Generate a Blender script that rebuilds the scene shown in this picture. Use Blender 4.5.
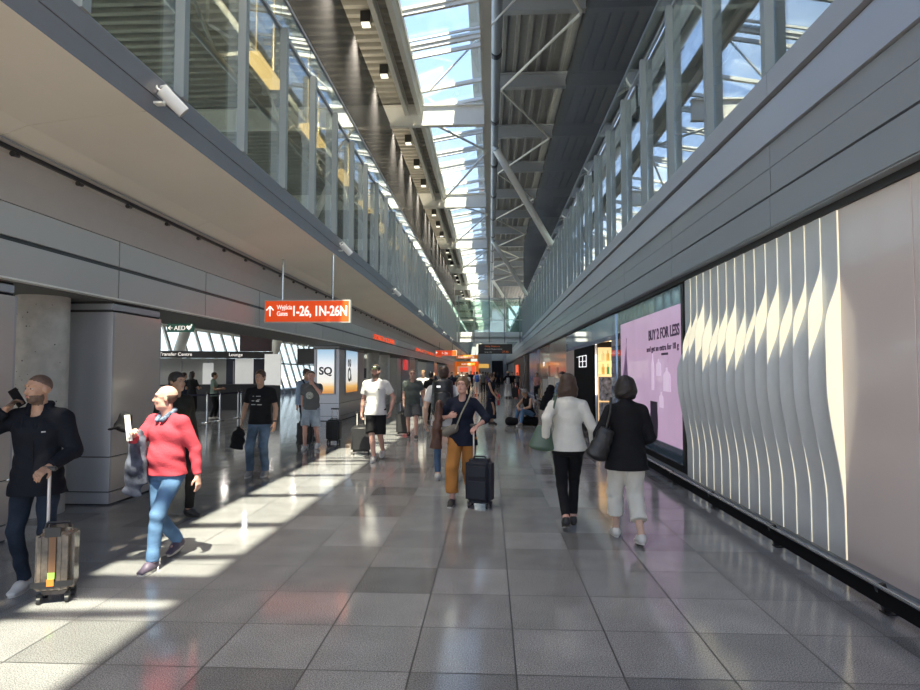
import bpy, bmesh, math, random
import numpy as np
from mathutils import Vector, Matrix, noise as mnoise
random.seed(7)
PI = math.pi
for o in list(bpy.data.objects): bpy.data.objects.remove(o)
SC = bpy.context.scene
COL = SC.collection

# ------------------------------------------------------------------ camera
cd = bpy.data.cameras.new('camera'); cam = bpy.data.objects.new('camera', cd); COL.objects.link(cam)
cd.sensor_width = 36.0; cd.lens = 600/920*36.0; cd.clip_end = 800; cd.clip_start = .05
cam.location = (0, 0, 1.69)
cam.rotation_euler = (math.radians(90+2.58), 0, math.radians(2.86))
SC.camera = cam

# ------------------------------------------------------------------ world: sky with thin clouds
w = bpy.data.worlds.new('sky'); SC.world = w; w.use_nodes = True
nt = w.node_tree; nt.nodes.clear()
out = nt.nodes.new('ShaderNodeOutputWorld'); bg = nt.nodes.new('ShaderNodeBackground')
tc = nt.nodes.new('ShaderNodeTexCoord'); sp = nt.nodes.new('ShaderNodeSeparateXYZ')
nt.links.new(tc.outputs['Generated'], sp.inputs[0])
rmp = nt.nodes.new('ShaderNodeValToRGB')
rmp.color_ramp.elements[0].position = 0.0; rmp.color_ramp.elements[0].color = (.72, .79, .88, 1)
rmp.color_ramp.elements[1].position = 0.75; rmp.color_ramp.elements[1].color = (.14, .29, .64, 1)
nt.links.new(sp.outputs['Z'], rmp.inputs[0])
no = nt.nodes.new('ShaderNodeTexNoise'); no.inputs['Scale'].default_value = 5.0; no.inputs['Detail'].default_value = 8
nt.links.new(tc.outputs['Generated'], no.inputs['Vector'])
cr = nt.nodes.new('ShaderNodeValToRGB')
cr.color_ramp.elements[0].position = .54; cr.color_ramp.elements[0].color = (0, 0, 0, 1)
cr.color_ramp.elements[1].position = .80; cr.color_ramp.elements[1].color = (1, 1, 1, 1)
nt.links.new(no.outputs['Fac'], cr.inputs[0])
mx = nt.nodes.new('ShaderNodeMix'); mx.data_type = 'RGBA'
nt.links.new(cr.outputs['Color'], mx.inputs[0]); nt.links.new(rmp.outputs['Color'], mx.inputs[6])
mx.inputs[7].default_value = (.92, .94, .96, 1)
nt.links.new(mx.outputs[2], bg.inputs['Color']); bg.inputs['Strength'].default_value = 1.05
nt.links.new(bg.outputs[0], out.inputs[0])

# ------------------------------------------------------------------ sun (from behind the camera, high, slightly right)
sd = bpy.data.lights.new('sun', 'SUN'); sun = bpy.data.objects.new('sun', sd); COL.objects.link(sun)
sd.energy = 8.8; sd.angle = math.radians(.53); sd.color = (1.0, .82, .58)
sun.rotation_euler = Vector((-.12, .5, -1)).to_track_quat('-Z', 'Y').to_euler()

# ------------------------------------------------------------------ view
vs = SC.view_settings
vs.view_transform = 'Standard'; vs.look = 'None'; vs.exposure = 1.42; vs.gamma = 1.0; vs.use_curve_mapping = False
SC.cycles.max_bounces = 12; SC.cycles.diffuse_bounces = 6; SC.cycles.glossy_bounces = 5
SC.cycles.transparent_max_bounces = 32; SC.cycles.transmission_bounces = 6
SC.cycles.caustics_reflective = False; SC.cycles.caustics_refractive = False
SC.cycles.sample_clamp_indirect = 6.0
SC.cycles.use_denoising = True

# ------------------------------------------------------------------ lamp lights (each is parented to the lamp it belongs to)
def lamp_light(parent, loc, power, size=.25, col=(1, .95, .86), spread=170, rot=(0,0,0)):
    ld = bpy.data.lights.new('lamp_light', 'AREA'); ld.shape = 'DISK'; ld.size = size; ld.energy = power; ld.color = col; ld.spread = math.radians(spread)
    o = bpy.data.objects.new('lamp_light', ld); COL.objects.link(o); o.parent = parent; o.location = loc; o.rotation_euler = rot
    return o

# ------------------------------------------------------------------ materials
_M = {}
def mat(name, col, rough=.6, metal=0., bump=0., bscale=40., var=0., vscale=6., emit=None, es=1., coat=0., spec=.5):
    if name in _M: return _M[name]
    m = bpy.data.materials.new(name); m.use_nodes = True; t = m.node_tree; b = t.nodes['Principled BSDF']
    b.inputs['Base Color'].default_value = (*col, 1); b.inputs['Roughness'].default_value = rough
    b.inputs['Metallic'].default_value = metal; b.inputs['Coat Weight'].default_value = coat
    b.inputs['Specular IOR Level'].default_value = spec
    tcn = t.nodes.new('ShaderNodeTexCoord')
    n = t.nodes.new('ShaderNodeTexNoise'); n.inputs['Scale'].default_value = vscale; n.inputs['Detail'].default_value = 5
    t.links.new(tcn.outputs['Object'], n.inputs['Vector'])
    v = max(var, .02)
    r = t.nodes.new('ShaderNodeValToRGB')
    r.color_ramp.elements[0].position = .3; r.color_ramp.elements[1].position = .7
    r.color_ramp.elements[0].color = (*[max(0, c*(1-v)) for c in col], 1)
    r.color_ramp.elements[1].color = (*[min(1, c*(1+v)) for c in col], 1)
    t.links.new(n.outputs['Fac'], r.inputs[0]); t.links.new(r.outputs[0], b.inputs['Base Color'])
    if bump:
        n2 = t.nodes.new('ShaderNodeTexNoise'); n2.inputs['Scale'].default_value = bscale; n2.inputs['Detail'].default_value = 4
        t.links.new(tcn.outputs['Object'], n2.inputs['Vector'])
        bp = t.nodes.new('ShaderNodeBump'); bp.inputs['Strength'].default_value = bump; bp.inputs['Distance'].default_value = .02
        t.links.new(n2.outputs['Fac'], bp.inputs['Height']); t.links.new(bp.outputs[0], b.inputs['Normal'])
    if emit: b.inputs['Emission Color'].default_value = (*emit, 1); b.inputs['Emission Strength'].default_value = es
    _M[name] = m; return m

def glass(name, tint=(.9, .95, .95), ior=1.5, boost=1.0, rough=0.0, base=0.0):
    if name in _M: return _M[name]
    m = bpy.data.materials.new(name); m.use_nodes = True; t = m.node_tree; t.nodes.clear()
    o = t.nodes.new('ShaderNodeOutputMaterial'); mixn = t.nodes.new('ShaderNodeMixShader')
    tr = t.nodes.new('ShaderNodeBsdfTransparent'); tr.inputs[0].default_value = (*tint, 1)
    gl = t.nodes.new('ShaderNodeBsdfAnisotropic'); gl.inputs['Roughness'].default_value = rough; gl.inputs['Color'].default_value = (.95, .97, 1, 1)
    fr = t.nodes.new('ShaderNodeLayerWeight'); fr.inputs['Blend'].default_value = .5
    pw = t.nodes.new('ShaderNodeMath'); pw.operation = 'POWER'; pw.inputs[1].default_value = 4.2
    ma = t.nodes.new('ShaderNodeMath'); ma.operation = 'MULTIPLY_ADD'; ma.use_clamp = True
    ma.inputs[1].default_value = boost; ma.inputs[2].default_value = base + ((ior-1)/(ior+1))**2
    t.links.new(fr.outputs['Facing'], pw.inputs[0]); t.links.new(pw.outputs[0], ma.inputs[0]); t.links.new(ma.outputs[0], mixn.inputs[0])
    t.links.new(tr.outputs[0], mixn.inputs[1]); t.links.new(gl.outputs[0], mixn.inputs[2]); t.links.new(mixn.outputs[0], o.inputs[0])
    _M[name] = m; return m

def net_mat():
    m = bpy.data.materials.new('fine_net'); m.use_nodes = True; t = m.node_tree; b = t.nodes['Principled BSDF']
    o = t.nodes['Material Output']
    b.inputs['Base Color'].default_value = (.05, .05, .05, 1); b.inputs['Roughness'].default_value = .9
    tr = t.nodes.new('ShaderNodeBsdfTransparent'); mxs = t.nodes.new('ShaderNodeMixShader'); mxs.inputs[0].default_value = .70
    t.links.new(tr.outputs[0], mxs.inputs[1]); t.links.new(b.outputs[0], mxs.inputs[2]); t.links.new(mxs.outputs[0], o.inputs[0])
    return m

def floor_mat():
    m = bpy.data.materials.new('granite_tiles'); m.use_nodes = True; t = m.node_tree; b = t.nodes['Principled BSDF']
    N = t.nodes.new; L = t.links.new
    g = N('ShaderNodeNewGeometry'); s = N('ShaderNodeSeparateXYZ'); L(g.outputs['Position'], s.inputs[0])
    def mth(op, a, bb=None, c=None):
        n = N('ShaderNodeMath'); n.operation = op
        for i, v in enumerate((a, bb, c)):
            if v is None: continue
            if isinstance(v, (int, float)): n.inputs[i].default_value = v
            else: L(v, n.inputs[i])
        return n.outputs[0]
    ux = mth('DIVIDE', mth('SUBTRACT', s.outputs['X'], .143), .597); uy = mth('DIVIDE', mth('SUBTRACT', s.outputs['Y'], 3.443), .600)
    fx = mth('FRACT', ux); fy = mth('FRACT', uy)
    ex = mth('MINIMUM', fx, mth('SUBTRACT', 1, fx)); ey = mth('MINIMUM', fy, mth('SUBTRACT', 1, fy))
    e = mth('MINIMUM', ex, ey)
    joint = mth('LESS_THAN', e, .0080)
    cx = mth('FLOOR', ux); cy = mth('FLOOR', uy)
    cb = N('ShaderNodeCombineXYZ'); L(cx, cb.inputs[0]); L(cy, cb.inputs[1])
    wn = N('ShaderNodeTexWhiteNoise'); wn.noise_dimensions = '3D'; L(cb.outputs[0], wn.inputs['Vector'])
    r = N('ShaderNodeValToRGB'); r.color_ramp.interpolation = 'CONSTANT'
    cols = [(0, .165), (.12, .218), (.3, .242), (.5, .262), (.68, .23), (.85, .28)]
    els = r.color_ramp.elements
    for i, (p, v) in enumerate(cols):
        el = els[i] if i < 2 else els.new(p)
        el.position = p; el.color = (v*.98, v*.99, v*1.02, 1)
    L(wn.outputs['Value'], r.inputs[0])
    sc1 = N('ShaderNodeTexNoise'); sc1.inputs['Scale'].default_value = 135; sc1.inputs['Detail'].default_value = 4
    L(g.outputs['Position'], sc1.inputs['Vector'])
    sr = N('ShaderNodeMapRange'); sr.inputs[1].default_value = .3; sr.inputs[2].default_value = .7; sr.inputs[3].default_value = .36; sr.inputs[4].default_value = 1.60
    L(sc1.outputs['Fac'], sr.inputs[0])
    sc2 = N('ShaderNodeTexNoise'); sc2.inputs['Scale'].default_value = 3.; sc2.inputs['Detail'].default_value = 6; L(g.outputs['Position'], sc2.inputs['Vector'])
    sr2 = N('ShaderNodeMapRange'); sr2.inputs[1].default_value = .3; sr2.inputs[2].default_value = .7; sr2.inputs[3].default_value = .9; sr2.inputs[4].default_value = 1.1
    L(sc2.outputs['Fac'], sr2.inputs[0])
    mul = mth('MULTIPLY', sr.outputs[0], sr2.outputs[0])
    vm = N('ShaderNodeVectorMath'); vm.operation = 'SCALE'; L(r.outputs[0], vm.inputs[0]); L(mul, vm.inputs['Scale'])
    mixc = N('ShaderNodeMix'); mixc.data_type = 'RGBA'; L(joint, mixc.inputs[0]); L(vm.outputs[0], mixc.inputs[6]); mixc.inputs[7].default_value = (.035, .035, .037, 1)
    L(mixc.outputs[2], b.inputs['Base Color'])
    rr = N('ShaderNodeMapRange'); rr.inputs[3].default_value = .075; rr.inputs[4].default_value = .14; L(sc2.outputs['Fac'], rr.inputs[0])
    L(mth('ADD', rr.outputs[0], mth('MULTIPLY', joint, .4)), b.inputs['Roughness'])
    b.inputs['Specular IOR Level'].default_value = .55
    bp = N('ShaderNodeBump'); bp.inputs['Strength'].default_value = .25; bp.inputs['Distance'].default_value = .002; bp.invert = True
    L(joint, bp.inputs['Height']); L(bp.outputs[0], b.inputs['Normal'])
    return m

M = dict(
  floor=floor_mat(),
  soffit=mat('cream_soffit_panel', (.82, .76, .66), .45, var=.04, vscale=.6),
  steel_l=mat('light_painted_steel', (.62, .62, .58), .45),
  steel_w=mat('white_painted_steel', (.78, .78, .74), .4),
  steel_g=mat('grey_painted_steel', (.33, .35, .38), .4, metal=.2),
  mullion=mat('mullion_grey', (.31, .335, .335), .4, metal=.1),
  panel=mat('grey_metal_panel', (.35, .36, .39), .35, metal=.35, var=.03, vscale=.5),
  panel2=mat('light_grey_metal_panel', (.44, .45, .49), .38, metal=.3, var=.03, vscale=.5),
  fascia=mat('warm_grey_panel', (.44, .43, .42), .4, metal=.1, var=.04, vscale=.5),
  purple=mat('slab_edge_grey', (.205, .195, .215), .45, metal=.1),
  floor_up=mat('pale_gallery_floor', (.36, .35, .32), .4),
  deck=mat('corrugated_deck', (.30, .295, .265), .5, metal=.2, var=.05),
  deckr=mat('corrugated_deck_right', (.26, .26, .26), .5, metal=.2, var=.05),
  dark=mat('dark_void', (.03, .03, .032), .6),
  black=mat('black_paint', (.015, .015, .017), .35),
  chrome=mat('brushed_steel', (.6, .6, .6), .25, metal=1.),
  concrete=mat('cast_concrete', (.46, .44, .41), .8, var=.12, vscale=8, bump=.2, bscale=18),
  ceil_dark=mat('dark_hall_ceiling', (.13, .13, .13), .7),
  wall_l=mat('pale_wall', (.5, .5, .48), .7),
  glass=glass('gallery_glass', (.84, .90, .89), 1.55, 1.3, base=.06),
  glass_s=glass('skylight_glass', (.86, .93, .97), 1.5, .8),
  glass_f=glass('facade_glass', (.9, .95, .93), 1.45, .8),
  glass_b=glass('bridge_glass', (.84, .92, .89), 1.5, 1.0, base=.04),
  net=net_mat(),
  white=mat('white_plastic', (.8, .8, .78), .4),
)

# ------------------------------------------------------------------ helpers
class MB:
    def __init__(s): s.v = []; s.f = []; s.mi = []; s.cur = 0
    def face(s, idx): s.f.append(idx); s.mi.append(s.cur)
    def box(s, x0, x1, y0, y1, z0, z1):
        n = len(s.v); s.v += [(x0,y0,z0),(x1,y0,z0),(x1,y1,z0),(x0,y1,z0),(x0,y0,z1),(x1,y0,z1),(x1,y1,z1),(x0,y1,z1)]
        for q in ((0,3,2,1),(4,5,6,7),(0,1,5,4),(1,2,6,5),(2,3,7,6),(3,0,4,7)): s.face([n+i for i in q])
        return s
    def bar(s, a, b, w, h, up=(0,0,1)):
        a = Vector(a); b = Vector(b); d = (b-a).normalized(); u = Vector(up)
        if abs(d.dot(u)) > .98: u = Vector((1,0,0))
        r = d.cross(u).normalized(); u = r.cross(d).normalized(); n = len(s.v)
        for p in (a, b):
            for sx, sy in ((-1,-1),(1,-1),(1,1),(-1,1)): s.v.append(tuple(p + r*(w/2*sx) + u*(h/2*sy)))
        for q in ((0,1,2,3),(7,6,5,4),(0,4,5,1),(1,5,6,2),(2,6,7,3),(3,7,4,0)): s.face([n+i for i in q])
        return s
    def tube(s, a, b, r0, r1=None, n=12, caps=True):
        r1 = r0 if r1 is None else r1
        a = Vector(a); b = Vector(b); d = (b-a).normalized(); u = Vector((0,0,1)) if abs(d.z) < .95 else Vector((1,0,0))
        r = d.cross(u).normalized(); u = r.cross(d); k = len(s.v)
        for p, rad in ((a, r0), (b, r1)):
            for i in range(n):
                t = 2*PI*i/n; s.v.append(tuple(p + r*(rad*math.cos(t)) + u*(rad*math.sin(t))))
        for i in range(n): s.face([k+i, k+(i+1)%n, k+n+(i+1)%n, k+n+i])
        if caps: s.face([k+n-1-i for i in range(n)]); s.face([k+n+i for i in range(n)])
        return s
    def path(s, pts, r, n=8):
        for a, b in zip(pts[:-1], pts[1:]): s.tube(a, b, r, r, n)
        return s
    def prism_y(s, prof, y0, y1):           # profile in (x, z)
        n = len(prof); k = len(s.v)
        for y in (y0, y1): s.v += [(x, y, z) for x, z in prof]
        for i in range(n): s.face([k+i, k+(i+1)%n, k+n+(i+1)%n, k+n+i])
        s.face([k+n-1-i for i in range(n)]); s.face([k+n+i for i in range(n)])
        return s
    def prism_x(s, prof, x0, x1):           # profile in (y, z)
        n = len(prof); k = len(s.v)
        for x in (x0, x1): s.v += [(x, y, z) for y, z in prof]
        for i in range(n): s.face([k+i, k+(i+1)%n, k+n+(i+1)%n, k+n+i])
        s.face([k+n-1-i for i in range(n)]); s.face([k+n+i for i in range(n)])
        return s
    def grid(s, P, closed_u=False):
        R = len(P); Cn = len(P[0]); k = len(s.v)
        for row in P: s.v += [tuple(p) for p in row]
        for i in range(R-1):
            for j in range(Cn if closed_u else Cn-1): s.face([k+i*Cn+j, k+i*Cn+(j+1)%Cn, k+(i+1)*Cn+(j+1)%Cn, k+(i+1)*Cn+j])
        return s
    def sphere(s, c, r, n=12, m=8):
        if isinstance(r, (int, float)): r = (r, r, r)
        P = [[(c[0]+r[0]*math.sin(PI*(i+.001)/(m+.002))*math.cos(2*PI*j/n), c[1]+r[1]*math.sin(PI*(i+.001)/(m+.002))*math.sin(2*PI*j/n), c[2]-r[2]*math.cos(PI*(i+.001)/(m+.002))) for j in range(n)] for i in range(m+1)]
        return s.grid(P, True)
    def build(s, name, mats, parent=None, smooth=False, bevel=0.):
        me = bpy.data.meshes.new(name); me.from_pydata(s.v, [], s.f)
        if not isinstance(mats, (list, tuple)): mats = [mats]
        for m in mats: me.materials.append(m)
        for p, i in zip(me.polygons, s.mi): p.material_index = i; p.use_smooth = smooth
        bm = bmesh.new(); bm.from_mesh(me); bmesh.ops.recalc_face_normals(bm, faces=bm.faces)
        if bevel:
            es = [e for e in bm.edges if len(e.link_faces) == 2 and e.calc_face_angle(0) > .6]
            bmesh.ops.bevel(bm, geom=es, offset=bevel, segments=3, affect='EDGES', clamp_overlap=True)
        bm.to_mesh(me); bm.free()
        if smooth:
            me.polygons.foreach_set('use_smooth', [True]*len(me.polygons))
            try: me.set_sharp_from_angle(angle=math.radians(40))
            except Exception: pass
        o = bpy.data.objects.new(name, me); COL.objects.link(o)
        if parent: o.parent = parent
        return o

def tag(o, label=None, cat=None, group=None, kind=None):
    if label: o['label'] = label
    if cat: o['category'] = cat
    if group: o['group'] = group
    if kind: o['kind'] = kind
    return o
def empty(name, loc=(0,0,0), rz=0.):
    o = bpy.data.objects.new(name, None); COL.objects.link(o); o.location = loc; o.rotation_euler = (0,0,rz); o.empty_display_size = .1; return o
def kids(o): return [c for c in bpy.data.objects if c.parent is o]
def copy_tree(o, parent=None):
    c = o.copy(); COL.objects.link(c)
    if parent: c.parent = parent
    for ch in kids(o): copy_tree(ch, c)
    return c
def text_mesh(name, body, size, m, parent=None, loc=(0,0,0), rot=(PI/2,0,0), extrude=.003, align='LEFT', sx=1., spacing=1., bold=0.):
    cu = bpy.data.curves.new(name+'_c', 'FONT'); cu.body = body; cu.size = size; cu.extrude = extrude; cu.align_x = align; cu.space_character = spacing; cu.offset = bold
    ob = bpy.data.objects.new(name+'_t', cu); COL.objects.link(ob)
    dg = bpy.context.evaluated_depsgraph_get(); me = bpy.data.meshes.new_from_object(ob.evaluated_get(dg))
    bpy.data.objects.remove(ob); bpy.data.curves.remove(cu)
    for v in me.vertices: v.co.x *= sx
    me.materials.clear(); me.materials.append(m)
    o = bpy.data.objects.new(name, me); COL.objects.link(o); o.location = loc; o.rotation_euler = rot
    if parent: o.parent = parent
    return o
# ================================================================== STRUCTURE
YB, YE = -5.5, 112.0
XL = -3.17
tag(MB().box(-24, 3.4, YB, YE, -.2, 0).build('floor', M['floor']), kind='structure')
tag(MB().box(-160, 120, -80, 260, -.6, -.25).build('ground', mat('apron_concrete', (.45, .45, .43), .9)), kind='structure')

# ---- right wall and fascia
tag(MB().box(3.16, 3.5, YB, 14.1, 0, 3.3).box(3.16, 3.5, 24.5, YE, 0, 3.3).box(3.16,3.5,14.1,24.5,2.62,3.3).build('wall_right', M['dark']), kind='structure')
b = MB()
b.box(3.02, 9.5, YB, YE, 3.24, 4.9)                              # slab of the upper level
tag(b.build('ceiling', M['purple']), kind='structure')
b = MB()
pl = 3.44
k = 0
y = YB+1.6
while y < YE:
    y1 = min(y+pl, YE)-.012
    b.cur = 0; b.box(2.955, 3.02, y, y1, 3.215, 3.535)
    b.box(2.965, 3.02, y, y1, 3.565, 3.845); b.box(2.965, 3.02, y, y1, 3.852, 4.10)
    b.cur = 1
    n0 = len(b.v); b.prism_y([(2.93, 4.11), (3.02, 4.11), (3.02, 4.58), (2.99, 4.58)], y, y1 + .012)
    b.box(2.95, 3.06, y, y1, 4.62, 4.87)
    y += pl; k += 1
tag(b.build('trim_1', [M['panel'], M['panel2']]), kind='structure')
tag(MB().box(2.97, 3.16, YB, YE, 3.20, 3.213).build('trim_2', [M['steel_g']]), kind='structure')
tag(MB().box(3.06, 3.2, YB, 14.1, 3.131, 3.2).build('trim_8', [M['dark']]), kind='structure')

# ---- left slab edge, soffit, lower fascia
b = MB()
b.prism_y([(XL, 4.10), (XL+.02, 4.28), (XL-.3, 4.28), (XL-.3, 4.12)], YB, YE)
b.prism_y([(XL+.03, 4.285), (XL+.06, 4.46), (XL-.3, 4.48), (XL-.3, 4.285)], YB, YE)
tag(b.build('trim_3', M['purple']), kind='structure')
b = MB()
prof = [(XL-.001, 4.10), (-3.7, 4.065), (-4.3, 3.99), (-4.56, 3.90), (-4.56, 4.3), (XL-.301, 4.3), (XL-.301, 4.103)]
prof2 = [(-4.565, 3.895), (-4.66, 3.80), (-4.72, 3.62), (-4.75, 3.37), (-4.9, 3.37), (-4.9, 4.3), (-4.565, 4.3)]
y = YB
while y < YE:
    b.prism_y(prof, y, min(y+3.6, YE)-.008); y += 3.6
tag(b.build('ceiling', M['soffit'], smooth=False), kind='structure')
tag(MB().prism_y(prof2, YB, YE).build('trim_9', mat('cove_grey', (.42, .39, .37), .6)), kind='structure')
b = MB(); y = 7.43-2.35*5
while y < YE:
    y1 = min(y+2.35, YE)
    b.cur = 0
    b.box(-4.82, -4.75, y, y1-.02, 3.04, 3.36); b.box(-4.82, -4.75, y, y1-.02, 2.63, 2.99)
    b.cur = 1; b.box(-4.80, -4.775, y, y1, 2.99, 3.04); b.box(-4.88, -4.8, y, y1, 2.63, 3.36)
    b.cur = 2; b.box(-4.85, -4.745, y, y1, 2.612, 2.630)
    b.cur = 3; b.box(-6.1, -4.851, y, y1, 2.60, 2.75)
    y = y1
tag(b.build('trim_4', [M['fascia'], M['black'], M['steel_w'], M['ceil_dark']]), kind='structure')
# upper floor slab (dark hall ceiling underneath) on the left
tag(MB().box(-17.5, -4.9, YB, YE, 4.12, 4.45).box(-6.1, -6.0, YB, YE, 2.75, 4.12).build('ceiling', M['ceil_dark']), kind='structure')
# ---- left facade of the low hall: leaning glass
def facade(X0, y0, y1, step, lean, h, name):
    g = MB(); g.prism_y([(X0, .35), (X0+.02, .35), (X0-lean*h+.02, h), (X0-lean*h, h)], y0, y1)
    root = g.build(name, M['glass_f']); tag(root, kind='structure')
    fr = MB(); yy = y0
    while yy <= y1:
        fr.bar((X0+.03, yy, 0), (X0+.03-lean*h, yy, h), .10, .22, up=(0,1,0)); yy += step
    for z in (.3, 2.35): fr.bar((X0-lean*z+.03, y0, z), (X0-lean*z+.03, y1, z), .1, .1)
    fr.build('window_frame', M['steel_w'], root)
    return root
facade(-16.0, 2, 108, 1.7, .32, 4.12, 'window_1')
tag(MB().box(-24, -16.4, YB, 2, 0, 4.12).box(-17.6, -16.4, 2, YE, -.2, .3).build('wall_left', M['wall_l']), kind='structure')

tag(MB().box(-11.9, -3.5, YB, YE, 4.452, 4.47).box(3.2, 9.3, YB, YE, 4.902, 4.92).build('floor', M['floor_up']), kind='structure')
# ---- upper galleries: outer walls
tag(MB().box(-12.1, -11.9, YB, YE, 4.45, 5.2).box(-12.1, -11.9, YB, YE, 9.9, 10.5).build('wall_left', M['deck']), kind='structure')
tag(MB().box(9.3, 9.5, YB, YE, 4.9, 5.3).box(9.3, 9.5, YB, YE, 11.3, 14.2).build('wall_right', M['deckr']), kind='structure')
for nm, x, z0, z1 in (('fill_window_6', -12.0, 5.2, 9.9), ('fill_window_7', 9.4, 5.3, 11.3)):  # unseen outer glazing, added to let fill daylight into the hall
    g = MB().box(x-.01, x+.01, YB, YE, z0, z1).build(nm, M['glass_f']); tag(g, kind='structure')
    f = MB(); yy = YB
    while yy < YE: f.box(x-.05, x+.05, yy, yy+.08, z0, z1); yy += 3.44
    f.build('window_frame', M['steel_l'], g)

# ---- gallery glazing
def gallery(x, z0, z1, y0, step, name, side):
    g = MB()
    yy = y0
    while yy < 108:
        g.box(x-.008*1, x+.008, yy+.02, yy+step-.02, z0, z1+.55); yy += step
    root = g.build(name, M['glass']); tag(root, kind='structure')
    yy = y0; n = 0; proto = None
    while yy < 108:
        if yy > 1.5 and n < 95:
            if proto is None:
                proto = MB().box(-.05, .05, -.05, .05, z0-.02, z1).build('mullion', M['mullion'], root)
                proto.location = (x + .07*side, yy, 0)
            else:
                c = proto.copy(); COL.objects.link(c); c.parent = root; c.location = (x + .07*side, yy, 0)
            n += 1
        yy += step
    MB().box(x-.03, x+.03, y0, 108, z0-.04, z0+.04).box(x-.03, x+.03, y0, 108, z1-.02, z1+.03).box(x-.025, x+.025, y0, 108, z1+.55, z1+.6).build('rail', M['steel_g'], root)
    return root
gallery(XL-.03, 4.48, 6.94, 8.83-1.5*9, 1.5, 'window_2', 1)
gallery(3.10, 4.88, 7.86, 8.30-1.75*8, 1.75, 'window_3', -1)
# fine safety nets above the glazing
nb = MB().box(XL-.035, XL-.03, YB, 55, 7.55, 9.7); tag(nb.build('safety_net', M['net']), 'dark fine safety net stretched above the left gallery glazing up to the roof', 'net')
nb = MB().box(3.10, 3.105, YB, 55, 8.5, 13.6); tag(nb.build('safety_net', M['net']), 'dark fine safety net stretched above the right gallery glazing up to the roof', 'net')

# ---- left roof deck with ribs across
b = MB(); p = .36; prof = [];
y = YB
pts = []
while y < YE:
    pts += [(y, 10.30), (y+.14, 10.30), (y+.17, 10.43), (y+.33, 10.43)]; y += p
k = len(b.v)
for yy, zz in pts: b.v += [(-11.95, yy, zz), (-2.34, yy, zz)]
for i in range(len(pts)-1): b.face([k+2*i, k+2*i+1, k+2*i+3, k+2*i+2])
b.box(-12.1, -2.34, YB, YE, 10.46, 10.6)
tag(b.build('ceiling', M['deck']), kind='structure')
# ---- right roof deck with ribs along the hall
b = MB(); x = .05; pts = []
while x < 9.3:
    pts += [(x, 13.91), (x+.12, 13.91), (x+.16, 14.04), (x+.42, 14.04)]; x += .46
k = len(b.v)
for xx, zz in pts: b.v += [(xx, YB, zz), (xx, YE, zz)]
for i in range(len(pts)-1): b.face([k+2*i, k+2*i+1, k+2*i+3, k+2*i+2])
b.box(0, 9.5, YB, YE, 14.06, 14.2)
tag(b.build('ceiling', M['deckr']), kind='structure')
# overhanging roof edge above the skylight, and the ridge upstand
tag(MB().box(-.68, 0.04, YB, YE, 13.5, 13.75).build('ceiling', mat('overhang_panel', (.45, .5, .56), .5)), kind='structure')
tag(MB().box(-.16, .06, YB, YE, 10.55, 11.0).box(-.16,.04,YB,YE,11.0,11.2).build('trim_5', M['steel_l']), kind='structure')
cl = MB().box(-.10, -.08, YB, YE, 11.2, 13.5); tag(cl.build('window_4', M['glass_s']), kind='structure')

# ---- skylight
b = MB().prism_y([(-2.2, 10.42), (-2.2, 10.44), (-.14, 10.80), (-.14, 10.78)], YB, YE)
sky = b.build('window_5', M['glass_s']); tag(sky, kind='structure')
bars = MB(); y = 18.94 - 9.62*3
while y < YE:
    for k in range(6):
        yy = y + k*1.603
        if k and k != 5:
            bars.bar((-2.2, yy, 10.36), (-.14, yy, 10.72), .09, .10)
            bars.bar((-2.2, yy, 10.45), (-.14, yy, 10.81), .16, .07)
        if k == 4:
            bars.bar((-2.2, yy+.42, 10.36), (-.14, yy+.42, 10.72), .07, .10)
            bars.bar((-2.2, yy-.42, 10.36), (-.14, yy-.42, 10.72), .05, .06)
    for dy in (-.80, .48): bars.bar((-2.2, y+dy, 10.36), (-.14, y+dy, 10.72), .12, .10)
    y += 9.62
bars.build('glazing_bar', M['steel_w'], sky)
MB().box(-2.32, -2.18, YB, YE, 9.98, 10.5).box(-2.16, -2.10, YB, YE, 10.25, 10.45).box(-.24, -.17, YB, YE, 10.5, 10.8).build('window_frame', M['steel_l'], sky)
tag(MB().box(-2.72, -2.60, YB, YE, 9.95, 10.02).box(-2.68, -2.64, YB, YE, 10.02, 10.3).box(-2.72,-2.60,YB,YE,10.26,10.3).build('trim_6', M['steel_l']), kind='structure')

# ---- crossbeams under the skylight (each a thing)
def ibeam(x0, x1, z0, z1, w=.3, tf=.05, tw=.05):
    return MB().box(x0, x1, -w/2, w/2, z0, z0+tf).box(x0, x1, -w/2, w/2, z1-tf, z1).box(x0, x1, -tw/2, tw/2, z0+tf, z1-tf)
proto = None
names = ['nearest', 'second', 'third', 'fourth', 'fifth', 'sixth', 'seventh', 'eighth', 'ninth', 'tenth', 'eleventh', 'twelfth']
i = 0
for k in range(-1, 9):
    y = 18.94 + 9.62*k
    if proto is None: o = proto = ibeam(-11.85, -.17, 9.60, 10.295, .20).build('roof_beam', M['steel_w'])
    else: o = proto.copy(); COL.objects.link(o)
    o.location = (0, y, 0)
    tag(o, 'white steel crossbeam under the skylight, %s counting from the front' % names[i], 'beam', 'white crossbeams under the skylight'); i += 1
# one more crossbeam above and behind the camera shades the floor
o = proto.copy(); COL.objects.link(o); o.location = (0, 18.94-9.62*2, 0)
tag(o, 'white steel crossbeam under the skylight, just overhead of the viewer', 'beam', 'white crossbeams under the skylight')
proto = None
for k in range(0, 14):
    y = 18.97 + 5.2*(k-1)
    if proto is None: o = proto = ibeam(.06, 9.3, 13.3, 13.91, .26).build('roof_beam', M['steel_g'])
    else: o = proto.copy(); COL.objects.link(o)
    o.location = (0, y, 0)
    tag(o, 'dark grey steel rafter under the right roof deck, number %d from the front' % (k+1), 'beam', 'grey rafters under the right deck')
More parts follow.
